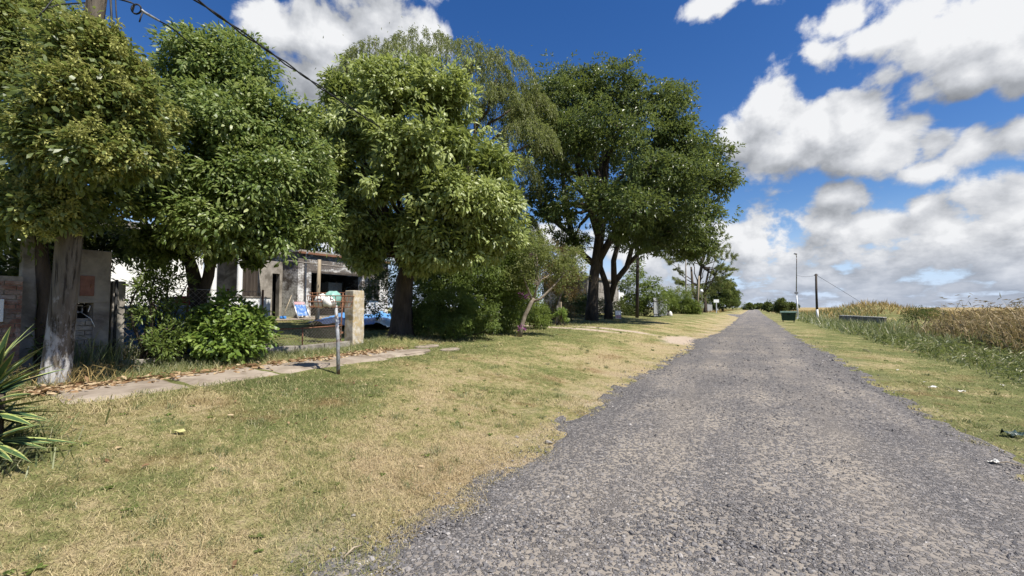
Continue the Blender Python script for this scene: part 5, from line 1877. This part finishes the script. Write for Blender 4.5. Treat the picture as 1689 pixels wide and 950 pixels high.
# ================================================================== far left side
# grey block house behind the big trunks
fh = thing('block_house', 'flat roofed grey house behind the trunks of the spreading tree', 'house', (-17, 27, .9))
q0, q1 = on_line(968, -15), on_line(1020, -15)
zz = float(np.dot(np.array([-15, (q0 + q1) / 2, 1]) - EYE, FWD))
mb = MB()
mb.box((-17.5, (q0 + q1) / 2, .5 * (.6 + 1.6 + 44 / 700 * zz)), (5, q1 - q0, 1.0 + 44 / 700 * zz))
mb.build('wall', M['roof_grey'], fh)
mb = MB()
mb.box((-17.45, (q0 + q1) / 2, 1.6 + 44 / 700 * zz + .12), (5.3, q1 - q0 + .3, .2))
mb.build('roof', M['concrete'], fh)
mb = MB()
mb.box((-16.5, q1 + 1.6, 1.9), (3, 3.0, 3.4))
mb.build('white_annex', M['white_paint'], fh)
mb = MB()
mb.box((-16.4, (q0 + q1) / 2 - 1, 1.6 + 44 / 700 * zz + .7), (.12, .12, 1.1))
mb.build('vent_pipe', M['white_metal'], fh)
# dark hedge along that front
hf = foot(960, -12.6)
zf = float(np.dot(hf - EYE, FWD))
shrub('dark_hedge', 'low black green hedge behind the big trunks', 'hedge', hf,
      [(940, 508, 26, 15, 35.5), (985, 508, 30, 13, 41), (1020, 510, 24, 12, 46), (1050, 508, 22, 14, 52), (958, 500, 20, 16, 37), (905, 500, 26, 24, 31)], 'lf_dark', 420, 18, .22, .09, .5, 8, inner=.3, quad=True, bark='bark_dark')
# bush with the two rounded heads
bf = foot(1065, -10.2)
zf = float(np.dot(bf - EYE, FWD))
shrub('roadside_bush', 'dark leafy bush in front of the grey gate', 'bush', bf,
      [(1065, 485, 32, 24, zf), (1043, 502, 26, 22, zf), (1082, 503, 22, 20, zf), (1022, 512, 14, 12, zf), (1060, 465, 20, 14, zf), (1050, 445, 12, 16, zf + 2), (1035, 470, 10, 12, zf + 1)], 'lf_hedge', 420, 18, .26, .11, .5, 7, inner=.35, quad=True, bark='bark_dark')
# sign board by the trunks
sg = foot(1019, -9.3)
z_ = float(np.dot(sg - EYE, FWD))
sn = thing('notice_board', 'small white and reddish board standing in grass by the forked trunk', 'sign', sg)
mb = MB()
w_ = 8 / 700 * z_
mb.box(sg + np.array([0, 0, .38 * z_ / 30]), (.04, w_ * 1.6, 13 / 700 * z_), rz=-.5)
mb.build('board', M['white_paint'], sn)
mb = MB()
mb.box(sg + np.array([.035, -.02, .24 * z_ / 30]), (.02, w_ * 1.5, 5 / 700 * z_), rz=-.5)
mb.build('red_band', M['fabric_pink'], sn)
# grey sheet gate and its dark post
gf = foot(1092, -9.0)
z_ = float(np.dot(gf - EYE, FWD))
gg = thing('sheet_gate', 'grey corrugated sheet gate left of the pale green shrub', 'gate', gf)
u0, u1 = on_line(1078, -9.0), on_line(1100, -9.0)
mb = MB()
n_ = 48
mb.grid(lambda u, v: (-9.0 + .03 * math.sin(u * n_ * 1.3), u0 + (u1 - u0) * u, gf[2] + .1 + 1.95 * v), n_, 1)
mb.grid(lambda u, v: (-9.04 + .03 * math.sin(u * n_ * 1.3), u1 - (u1 - u0) * u, gf[2] + .1 + 1.95 * v), n_, 1)
mb.build('sheet', M['grey_sheet'], gg)
mb = MB()
mb.box((-8.95, u1 + .2, gf[2] + 1.1), (.28, .3, 2.3))
mb.build('post', M['wood_dark'], gg)
for za in (.35, 1.75):
    mb = MB()
    mb.box((-8.94, (u0 + u1) / 2, gf[2] + za), (.05, u1 - u0, .08))
    mb.build('rail', M['galv'], gg)
wbx = foot(1105, -8.4)
mb = MB()
mb.lathe(wbx, [(.2, 0), (.24, .12), (.2, .4), (.10, .55), (.08, .6)], 12)
tag(mb.build('white_sack', M['bag_white'], None, smooth=True), 'small white sack on the grass by the dark gate post', 'sack')
# pale green rounded shrub
lf_ = foot(1125, -9.2)
z_ = float(np.dot(lf_ - EYE, FWD))
shrub('lime_hedge', 'rounded light green shrub beside the grey sheet gate', 'shrub', lf_,
      [(1122, 500, 26, 20, z_), (1108, 506, 16, 15, z_), (1136, 505, 16, 16, z_), (1118, 488, 18, 12, z_), (1142, 512, 8, 8, z_)], 'lf_lime', 460, 22, .34, .10, .62, 7, droop=.5, hang=.4, inner=.45, quad=True)
# leaning poles among these trees
def simple_pole(label, px0, py0, px1, py1, X, r, mat, arms=()):
    b = foot(px0, X)
    Z = float(np.dot(b - EYE, FWD))
    root = thing('utility_pole', label, 'utility pole', b)
    t = at(px1, py1, Z)
    mb = MB()
    mb.tube([b - np.array([0, 0, .3]), (b + t) / 2, t], [r, r * .9, r * .72], 10)
    mb.build('shaft', M[mat], root, smooth=True)
    return root, b, t, Z


simple_pole('black leaning pole behind the dark leafy bush', 1050, 525, 1052, 400, -9.6, .17, 'wood_dark')
simple_pole('grey concrete pole standing behind the pale green shrub', 1131, 516, 1131, 425, -10.5, .16, 'concrete')
r_, b_, t_, Z_ = simple_pole('brown timber pole at the edge of the lawn before the round tree', 1149, 522, 1153, 455, -7.6, .16, 'wood')
mb = MB()
lpn = at(1157, 479, Z_)
mb.tube([lpn - np.array([0, 0, .35]), lpn - np.array([0, 0, .2]), lpn + np.array([0, 0, .15])], [.12, .3, .16], 12)
tag(mb.build('lamp_globe', M['white_metal'], None, smooth=True), 'white lamp globe near the brown timber pole', 'lamp')
mb = MB()
mb.tube([foot(1158, -7.4) - np.array([0, 0, .1]), at(1157.5, 483, Z_)], .06, 8)
tag(mb.build('lamp_post', M['galv'], None, smooth=True), 'thin grey post under the white lamp globe', 'lamp post')

# feathery conifer-like tree
ab = foot(1152, -9.4)
aZ = float(np.dot(ab - EYE, FWD)) + 4
ar = thing('feathery_tree', 'sparse feathery tree with upswept branches beyond the spreading tree', 'tree', ab)
mb = MB()
P_all, D_all = [], []
hubp = [at(1150, 500, aZ), at(1152, 470, aZ), at(1157, 440, aZ), at(1160, 415, aZ)]
mb.tube([ab] + hubp, [.5, .42, .36, .28, .16], 8)
mb.tube([ab + np.array([.5, .3, 0]), at(1143, 480, aZ), at(1140, 440, aZ)], [.35, .3, .18], 8)
mb.tube([ab + np.array([1.2, .6, 0]), at(1162, 480, aZ), at(1170, 440, aZ)], [.35, .28, .15], 8)
tips = [(1205, 437), (1200, 455), (1207, 425), (1196, 470), (1205, 410), (1198, 395), (1188, 385), (1192, 445), (1180, 395), (1170, 390), (1160, 395), (1108, 432), (1115, 445), (1100, 430), (1118, 425), (1125, 415),
        (1112, 460), (1130, 400), (1140, 410), (1185, 425), (1186, 462), (1175, 450), (1122, 470), (1178, 415), (1200, 475), (1168, 420), (1148, 395), (1210, 445), (1190, 410), (1203, 466)]
for i, (px, py) in enumerate(tips):
    h_ = hubp[i % 4] if py < 440 else hubp[i % 2 + 1]
    e = at(px, py, aZ + rng.uniform(-2.5, 2.5))
    pts_ = limb_pts(h_, e, .05, 9, -.05)
    mb.tube(pts_, taper(.13, .03, 9), 5)
    for s in range(7):
        k_ = rng.integers(4, 9)
        st = pts_[k_]
        en = st + unit(e - h_) * rng.uniform(.4, 1.1) + rng.normal(0, .45, 3) + [0, 0, .3]
        tt = np.linspace(0, 1, 12)[:, None]
        sp_ = st + (en - st) * tt
        P_all.append(np.repeat(sp_, 7, 0) + rng.normal(0, .12, (84, 3)))
        D_all.append(np.repeat(np.tile(unit(en - st), (12, 1)), 7, 0) + rng.normal(0, .5, (84, 3)) + [0, 0, .25])
mb.build('trunk', M['bark'], ar, smooth=True)
P, D = np.concatenate(P_all), np.concatenate(D_all)
V, F, rv = leaves(P, D, .38 * rng.uniform(.6, 1.2, len(P)), .085, quad=True)
link('crown', np_mesh('crown', V, F, rv), M['lf_willow'], ar)
sh_ = foot(1140, -11.5)
shrub('far_shrub', 'brownish thicket at the foot of the feathery tree', 'shrub', sh_, [(1120, 485, 16, 14, aZ - 2), (1145, 490, 18, 18, aZ - 1), (1165, 480, 18, 18, aZ), (1100, 490, 14, 14, aZ - 3)], 'lf_willow', 260, 18, .34, .12, .7, 5, inner=.3, quad=True)
# round dark tree further on
rb = foot(1190, -6.6)
rZ = float(np.dot(rb - EYE, FWD))
print('round Z', rZ)
tree('round_tree', 'dense dark round tree where the road runs out of sight', 'tree', rb,
     [(trunk_line([(1192, 521), (1192, 512), (1190, 500)], rZ, rb), [.32, .28, .2]), (trunk_line([(1179, 519), (1180, 508), (1184, 496)], rZ), [.26, .22, .15])],
     at(1190, 497, rZ), [(1190, 480, 25, 17, rZ), (1174, 490, 16, 15, rZ), (1206, 490, 16, 15, rZ), (1192, 497, 30, 11, rZ), (1197, 472, 14, 9, rZ), (1217, 499, 7, 7, rZ)],
     M['lf_big'], M['bark_dark'], r0=.1, twigs=3, ncl=800, nlf=18, L=.42, W=.18, cr=.7, inner=.5, quad=True, bump=.2, core=1500, gap=.38)
# grey fence wall below it and white board on posts
fw = foot(1172, -8.6)
fz = float(np.dot(fw - EYE, FWD))
w0, w1 = on_line(1160, -8.6), on_line(1184, -8.6)
wl = thing('panel_wall', 'pale grey panel wall partly hidden under the round tree', 'wall', (-8.6, (w0 + w1) / 2, .5))
nn = 8
for i in range(nn):
    a_, b_ = w0 + (w1 - w0) * i / nn, w0 + (w1 - w0) * (i + 1) / nn
    mb = MB()
    mb.box((-8.6, (a_ + b_) / 2, 1.35), (.12, b_ - a_ - .08, 1.9))
    mb.build('panel', M['grey_sheet'], wl)
sb_ = foot(1181, -6.2)
z_ = float(np.dot(sb_ - EYE, FWD))
bd = thing('white_sign', 'blank white sign board on a post under the round tree', 'sign', sb_)
mb = MB()
mb.box(sb_ + np.array([0, 0, 20 / 700 * z_]), (.05, 8.5 / 700 * z_, 5 / 700 * z_), rz=-1.1)
mb.build('board', M['white_paint'], bd)
mb = MB()
mb.box(sb_ + np.array([0, .06, 9 / 700 * z_]), (.16, .16, 18 / 700 * z_))
mb.build('post', M['white_metal'], bd)
# street lamp arm reaching out over the road from behind the round tree
lb_ = foot(1207, -6.0)
lZ = float(np.dot(lb_ - EYE, FWD)) + 6
lamp = thing('street_lamp', 'street lamp with long arm reaching out from behind the round tree', 'street lamp', lb_ + np.array([0, 6, 0]))
mb = MB()
mb.tube([lb_ + np.array([0, 6, -.2]), at(1205, 480, lZ), at(1206, 463, lZ)], [.13, .11, .09], 8)
mb.build('pole', M['galv'], lamp, smooth=True)
mb = MB()
mb.tube([at(1206, 463, lZ), at(1212, 460, lZ), at(1220, 458.5, lZ)], .05, 8)
mb.build('arm', M['galv'], lamp, smooth=True)
mb = MB()
mb.tube([at(1217, 458.8, lZ), at(1220, 458.2, lZ), at(1224, 457.8, lZ)], [.08, .16, .07], 8)
mb.build('lamp_head', M['galv'], lamp, smooth=True)

# distant bushes and tree lines on the horizon
db = foot(1283, 7.4)
dZ = float(np.dot(db - EYE, FWD))
print('distant Z', dZ)
dZ = 125.0
db = np.array([at(1283, 507, dZ)[0], at(1283, 507, dZ)[1], 0])
db[2] = Hs(db[0], db[1])
shrub('distant_tree', 'dark bushy tree at the end of the road behind the dumpster', 'tree', db,
      [(1284, 501, 11, 7, dZ), (1275, 504, 7, 4, dZ), (1291, 504, 6, 4, dZ), (1285, 510, 8, 4, dZ)], 'lf_dark', 260, 18, .5, .24, .8, 4, inner=.4, quad=True)
for i, (px, w_, hh, dd, lb2) in enumerate(((1266, 6, 6, 150, 'low dark bush left of the distant bushy tree'), (1303, 9, 5, 170, 'low dark bush right of the distant bushy tree'), (1231, 9, 5, 260, 'far dark tree on the horizon next to the round tree'), (1252, 8, 3, 330, 'farthest low tree line above the end of the road'))):
    c = at(px, 505, dd)
    shrub('distant_bush', lb2, 'bush', (c[0], c[1], Hs(c[0], c[1])), [(px, 506, w_, hh, dd), (px + w_ * .7, 507, w_ * .7, hh * .7, dd)], 'lf_dark', 110, 12, .7 * dd / 150, .35 * dd / 150, .7 * dd / 150, 2, inner=.3, quad=True)
for px, w_, dd in ((1221, 8, 330), (1243, 10, 420), (1290, 20, 600), (1340, 14, 700)):
    pass

# ================================================================== right side
# dumpster
d0 = foot(1299, 3.45)
d0 = np.array([3.55, on_line(1299, 3.55), 0])
d0[2] = Hs(d0[0], d0[1])
dz_ = float(np.dot(d0 - EYE, FWD))
print('dumpster Z', dz_)
dm = thing('dumpster', 'dark green wheeled dumpster at the right edge of the road', 'dumpster', d0)
W_, D_, Hh = 1.42, 1.05, 1.22
rz = -.05
rot = Matrix.Rotation(rz, 3, 'Z')


def dv(x, y, z):
    v = rot @ Vector((x, y, z))
    return (d0[0] + v.x, d0[1] + v.y, d0[2] + v.z)


mb = MB()
b_ = [dv(sx * W_ * .44, sy * D_ * .40, .20) for sx, sy in ((-1, -1), (1, -1), (1, 1), (-1, 1))]
t_ = [dv(sx * W_ * .5, sy * D_ * .5, 1.08) for sx, sy in ((-1, -1), (1, -1), (1, 1), (-1, 1))]
mb.add(b_ + t_, [(3, 2, 1, 0), (4, 5, 6, 7), (0, 1, 5, 4), (1, 2, 6, 5), (2, 3, 7, 6), (3, 0, 4, 7)])
mb.build('body', M['dump'], dm, bevel=.02)
for sx in (-.3, 0, .3):
    mb = MB()
    mb.bar(dv(sx * W_ * .94, -D_ * .42, .3), dv(sx * W_, -D_ * .505, 1.0), .05, .03)
    mb.build('rib', M['dump'], dm)
mb = MB()
mb.grid(lambda u, v: dv((u - .5) * W_ * 1.08, (v - .5) * D_ * 1.12, 1.10 + .14 * math.sin(math.pi * min(1, v * 1.0)) ** .6), 8, 10)
mb.grid(lambda u, v: dv((.5 - u) * W_ * 1.08, (v - .5) * D_ * 1.12, 1.085), 2, 2)
mb.build('lid', M['dump_lid'], dm, smooth=False)
mb = MB()
mb.box(dv(0, -D_ * .54, 1.06), (W_ * 1.1, .07, .08), rz=rz)
mb.build('rim', M['dump'], dm, bevel=.01)
for sx in (-1, 1):
    for sy in (-1, 1):
        mb = MB()
        c = Vector(dv(sx * W_ * .36, sy * D_ * .33, .10))
        mb.tube([c - Vector((.03, 0, 0)), c + Vector((.03, 0, 0))], .10, 14)
        wq = mb.build('wheel', M['rubber'], dm)
        mb = MB()
        mb.box(c + Vector((0, 0, .09)), (.09, .05, .12))
        mb.build('bracket', M['galv'], wq)
    mb = MB()
    mb.tube([dv(sx * W_ * .5, 0, .93), dv(sx * W_ * .58, 0, .93)], .035, 8)
    mb.build('lift_pin', M['galv'], dm)
mb = MB()
mb.box(dv(0, -D_ * .52, .86), (.24, .05, .08), rz=rz)
mb.build('handle', M['rubber'], dm)
# lamp post with white lower half
lb2 = foot(1315, 5.6)
z_ = float(np.dot(lb2 - EYE, FWD))
print('lamp Z', z_)
lm = thing('lamp_post', 'tall slim lamp post with white lower part behind the dumpster', 'lamp post', lb2)
mb = MB()
mb.tube([lb2 - np.array([0, 0, .2]), at(1313.5, 483, z_)], [.11, .09], 10)
mb.build('lower_tube', M['white_metal'], lm, smooth=True)
mb = MB()
mb.tube([at(1313.5, 483.5, z_), at(1314, 430, z_), at(1314, 425, z_)], [.07, .055, .05], 10)
mb.build('upper_tube', M['galv'], lm, smooth=True)
mb = MB()
mb.box(at(1313.5, 483, z_), (.42, .3, .26))
mb.build('collar_box', M['galv'], lm, bevel=.02)
mb = MB()
mb.tube([at(1314, 425, z_), at(1313.3, 420, z_), at(1312, 418.5, z_)], [.05, .05, .05], 8)
mb.build('bracket', M['galv'], lm, smooth=True)
mb = MB()
mb.tube([at(1314.6, 419, z_), at(1312.3, 418.3, z_), at(1309.5, 418.6, z_)], [.07, .16, .06], 10)
mb.build('lamp_head', M['galv'], lm, smooth=True)
mb = MB()
mb.box(lb2 + np.array([0, 0, .05]), (.5, .5, .3))
mb.build('footing', M['white_paint'], lm)
# dark pole with white base and stay wire
r_, b_, t_, Z_ = None, foot(1347.5, 7.7), None, None
Z_ = float(np.dot(b_ - EYE, FWD))
print('pole Z', Z_)
up = thing('utility_pole', 'short dark pole with white painted foot right of the lamp post', 'utility pole', b_)
mb = MB()
mb.tube([b_ - np.array([0, 0, .2]), at(1347.5, 510, Z_)], [.14, .135], 12)
mb.build('painted_foot', M['white_paint'], up, smooth=True)
mb = MB()
mb.tube([at(1347.5, 510, Z_), at(1346.5, 480, Z_), at(1346, 451.5, Z_)], [.145, .135, .125], 12)
mb.build('shaft', M['wood_dark'], up, smooth=True)
mb = MB()
mb.box(at(1346, 453.5, Z_), (.46, .08, .10))
mb.build('top_bracket', M['galv'], up)
cable('stay_wire', 'thin stay wire slanting from the dark pole down into the golden grass', [at(1347, 454, Z_), at(1390, 480, Z_ + 1), at(1430, 505, Z_ + 2)], .02)
cable('stay_wire', 'thin wire between the lamp post and the dark pole', sag_line(at(1346, 454, Z_), at(1314, 454, z_), .2, 8), .014)

# concrete culvert wall in the ditch
cA, cB = foot(1384, 12.4), foot(1452, 12.4)
cv = thing('culvert_wall', 'low grey concrete culvert wall half hidden in the roadside grass', 'wall', (cA + cB) / 2)
cZm = float(np.dot((cA + cB) / 2 - EYE, FWD))
ca, cb2 = at(1386, 522, 50), at(1460, 526, 41)
dcv = cb2 - ca
nseg = 6
for i in range(nseg):
    p0, p1 = ca + dcv * i / nseg, ca + dcv * (i + 1) / nseg
    mb = MB()
    c_ = (p0 + p1) / 2
    mb.box((c_[0], c_[1], c_[2] - .6), (np.linalg.norm((p1 - p0)[:2]) - .03, .25, 1.4), rz=math.atan2(dcv[1], dcv[0]))
    mb.build('block', M['concrete'], cv, bevel=.02)
mb = MB()
c_ = (ca + cb2) / 2
mb.bar((ca[0], ca[1], ca[2] + .14), (cb2[0], cb2[1], cb2[2] + .14), .30, .05)
mb.build('coping', M['bag_white'], cv)


# tall green grass band, reeds, golden field
def band(name, n_, r0, r1, a0, a1, mask, h0, w, leaf, lean, hn=.8, seed=1, hfun=None, power=1.0):
    pts, r = scatter_polar(n_, r0, r1, a0, a1, power)
    x, y = pts[:, 0], pts[:, 1]
    k_ = mask(x, y) > rng.random(n_)
    x, y, r = x[k_], y[k_], r[k_]
    P = np.stack([x, y, H(x, y) - .02], -1)
    hh = h0 * rng.uniform(.45, 1.15, len(x)) * (1 - hn / 2 + hn * fbm2(x, y, .55, seed))
    if hfun is not None:
        hh = hh * hfun(x, y)
    V, F, rv = blades(P, hh, w * np.clip(r / 10, .8, 9) * rng.uniform(.7, 1.3, len(x)), rng.uniform(*lean, len(x)), simple=r > (45 if 'reed' in name else 28))
    print(name, len(F))
    return P, hh, (V, F, rv)


def ramp_in(x, a, b):
    return np.clip((x - a) / (b - a), 0, 1)


# knee-high green band
P, hh, A_ = band('tall', 60000, 5, 60, 10, 62, lambda x, y: ramp_in(x + .7 * (fbm2(y, 0 * y, .35, 2) - .5), 4.9, 5.9) * (1 - ramp_in(x, 9, 10.5)) * (y > 1) * (.45 + .8 * (fbm2(x, y, .5, 6) > .42)), .50, .011, 'tall', (.2, 1.2), hfun=lambda x, y: .45 + .55 * ramp_in(x, 5.2, 7))
# broad pale leaves in it
n_ = 9000
k_ = rng.integers(0, len(P), n_)
Pl = P[k_] + np.stack([rng.normal(0, .05, n_), rng.normal(0, .05, n_), hh[k_] * rng.uniform(.3, .95, n_)], -1)
B_ = leaves(Pl, rng.normal(0, 1, (n_, 3)) * [1, 1, .6] + [0, 0, .35], .16 * np.clip(np.hypot(Pl[:, 0], Pl[:, 1]) / 14, .8, 3), .030 * np.clip(np.hypot(Pl[:, 0], Pl[:, 1]) / 14, .8, 3), quad=True)
V, F, rv = join([A_, B_])
kind(link('tall_grass', np_mesh('tall_grass', V, F, rv), M['tall']), 'stuff')
# reed thicket
reed_h = lambda x, y: .45 + .60 * ramp_in(x, 8.2, 10.5)
near_reed = lambda x, y: ramp_in(x + 1.4 * (fbm2(x, y, .4, 12) - .5), 8.0, 9.6) * (1 - ramp_in(x, 22, 27)) * (1 - ramp_in(y - .4 * (x - 10), 33, 38)) * (y > 4)
P, hh, A_ = band('reeds', 60000, 10, 50, 8, 50, near_reed, 2.25, .014, 'reed', (.15, .8), .6, 14, reed_h)
n_ = 16000
k_ = rng.integers(0, len(P), n_)
Pl = P[k_] + np.stack([rng.normal(0, .12, n_), rng.normal(0, .12, n_), hh[k_] * rng.uniform(.45, 1.0, n_)], -1)
B_ = leaves(Pl, rng.normal(0, 1, (n_, 3)) * [1, 1, .5] + [.1, 0, .25], .34, .026, quad=True)
V, F, rv = join([A_, B_])
kind(link('reeds', np_mesh('reeds', V, F, rv), M['reed']), 'stuff')
P, hh, A_ = band('rust reeds', 34000, 10, 50, 8, 50, lambda x, y: near_reed(x - .2, y) * (fbm2(x, y, .33, 31) > .54), 1.8, .016, 'reed_rust', (.2, .9), .5, 15, reed_h)
n_ = 12000
k_ = rng.integers(0, len(P), n_)
Pl = P[k_] + np.stack([rng.normal(0, .14, n_), rng.normal(0, .14, n_), hh[k_] * rng.uniform(.3, 1.0, n_)], -1)
B_ = leaves(Pl, rng.normal(0, 1, (n_, 3)) + [0, 0, .3], .15, .06, quad=True)
V, F, rv = join([A_, B_])
kind(link('dry_thicket', np_mesh('dry_thicket', V, F, rv), M['reed_rust']), 'stuff')
# plumes standing above
n_ = 240
k_ = rng.integers(0, len(P), n_)
st = P[k_]
mbv = []
hp = hh[k_] * rng.uniform(1.0, 1.25, n_) + .2
V1, F1, r1 = blades(st, hp, .012, rng.uniform(.1, .4, n_))
tip = V1.reshape(-1, 5, 3)[:, 4]
Pq = np.repeat(tip, 14, 0) - np.tile(np.linspace(0, .35, 14)[:, None] * [0, 0, 1], (n_, 1)) + rng.normal(0, .03, (n_ * 14, 3))
B_ = leaves(Pq, rng.normal(0, .5, (len(Pq), 3)) + [.2, 0, .9], .09, .016, quad=True)
V, F, rv = join([(V1, F1, r1), B_])
kind(link('reed_plumes', np_mesh('reed_plumes', V, F, rv), M['gold']), 'stuff')
# dark bush at the near-left end of the reeds
bs = np.array([9.8, on_line(1512, 9.8), 0])
bs[2] = Hs(bs[0], bs[1])
z_ = float(np.dot(bs - EYE, FWD))
print('reed bush Z', z_)
shrub('dark_bush', 'dark olive bush at the left end of the reed thicket', 'bush', bs, [(1516, 517, 20, 8, z_), (1500, 524, 12, 8, z_), (1540, 518, 22, 9, z_ + 1)], 'lf_dark', 130, 20, .12, .03, .34, 6, inner=.3, quad=True)
# golden field beyond
gold = lambda x, y: ramp_in(x + 2.5 * (fbm2(x, y, .12, 71) - .5), 7.5, 10.5) * (y > 36) * (1 - ((y < 66) & (x > 8.5) & (x < 16)) * .97)
P, hh, A_ = band('gold', 90000, 26, 260, -2, 62, gold, 1.05, .014, 'gold', (.15, .8), .7, 41, lambda x, y: np.where(y < 60, .8, 1.0), 1.3)
V, F, rv = A_
kind(link('golden_grass', np_mesh('golden_grass', V, F, rv), M['gold']), 'stuff')
P, hh, A_ = band('mid weeds', 40000, 22, 130, -2, 30, lambda x, y: ramp_in(x, 4.8, 6.2) * (1 - ramp_in(x, 11, 14)) * (fbm2(x, y, .25, 5) > np.where((y > 38) & (y < 62), .25, .45)), .95, .013, 'tall', (.2, 1.0), .8, 44)
V, F, rv = A_
kind(link('roadside_weeds', np_mesh('roadside_weeds', V, F, rv), M['tall']), 'stuff')
# far left field past the houses
P, hh, A_ = band('left field', 12000, 90, 320, -14, 0, lambda x, y: (x < -6) & (y > 95), .7, .010, 'gold', (.2, .9), .7, 47)
V, F, rv = A_
kind(link('far_field_grass', np_mesh('far_field_grass', V, F, rv), M['gold']), 'stuff')

# ------------------------------------------------------------------ litter
def scrap(name, label, px, py, s, mat, cat, seed, flat=.25, up=.02, road=False):
    p = G(px, py)
    s = s * .78
    mb = MB()

    def f(u, v):
        d = np.array([(u - .5) * s, (v - .5) * s * .7, 0])
        hgt = s * flat * vnoise(np.array([u * 3, v * 3, seed])) + s * flat * .4 * vnoise(np.array([u * 8, v * 8, seed]))
        k_ = .75 + .5 * vnoise(np.array([u * 2, v * 2, seed + 5]))
        return (p[0] + RGT[0] * d[0] * k_ - RGT[1] * d[1] * k_, p[1] + RGT[1] * d[0] * k_ + RGT[0] * d[1] * k_, p[2] + up + hgt)
    mb.grid(f, 7, 6)
    return tag(mb.build(name, M[mat], None, smooth=False), label, cat)


scrap('paper_scrap', 'largest white paper scrap in the right verge', 1538, 642, .16, 'paper', 'litter', 1, .4)
scrap('paper_scrap', 'yellowish white paper scrap right of the largest one', 1588, 649, .12, 'paper', 'litter', 2, .4)
scrap('paper_scrap', 'small round white scrap farthest right in the verge', 1654, 638, .09, 'paper', 'litter', 3, .6)
scrap('paper_scrap', 'tiny white scrap left of the largest one', 1525, 632, .06, 'paper', 'litter', 4, .5)
scrap('paper_scrap', 'tiny white scrap near the road edge in the right verge', 1480, 612, .07, 'paper', 'litter', 5, .5)
scrap('paper_scrap', 'crumpled white paper on the road edge at the far right', 1640, 768, .13, 'paper', 'litter', 6, .35)
scrap('plastic_bag', 'dark green crumpled plastic bag on the right verge', 1672, 722, .26, 'dark_bag', 'litter', 7, .35)
scrap('paper_scrap', 'white chip lying on the gravel near the bottom right', 1521, 856, .06, 'paper', 'litter', 8, .4)
scrap('paper_scrap', 'white scrap on the gravel in mid road', 1203, 669, .09, 'paper', 'litter', 9, .3)
scrap('paper_scrap', 'long white scrap on the gravel farther up the road', 1337, 627, .14, 'paper', 'litter', 10, .2)
scrap('paper_scrap', 'small white chip on the gravel left of the mid road scrap', 1174, 696, .06, 'paper', 'litter', 11, .4)
for (a_, b_, c_, d_, lb2, r_) in ((1640, 768, 1683, 772, 'thin pale twig beside the paper at the road edge', .006), (1424, 577, 1437, 583, 'pale crooked twig in the right verge', .012), (1560, 640, 1574, 648, 'thin straw coloured twig between the paper scraps', .007), (565, 928, 600, 905, 'dark twig on the gravel at the bottom edge', .006)):
    p, q = G(a_, b_), G(c_, d_)
    mb = MB()
    mb.tube([p + [0, 0, .025], (p + q) / 2 + [0, 0, .05], q + [0, 0, .025]], [r_, r_ * .9, r_ * .5], 6)
    tag(mb.build('twig', M['wood'], None, smooth=True), lb2, 'twig')
for (px, py, s, lb2) in ((905, 733, .05, 'largest pale stone at the left road edge'), (945, 735, .035, 'pale stone right of the largest one at the left road edge'), (852, 722, .03, 'small pale stone in the straw beside the road'), (668, 945, .03, 'white pebble at the bottom edge of the gravel')):
    p = G(px, py)
    V, F, rv = stones(np.array([p + [0, 0, s * .4]]), np.array([s]), ICO_V, ICO_F)
    tag(link('pale_stone', np_mesh('pale_stone', V, F, rv), M['concrete']), lb2, 'stone')
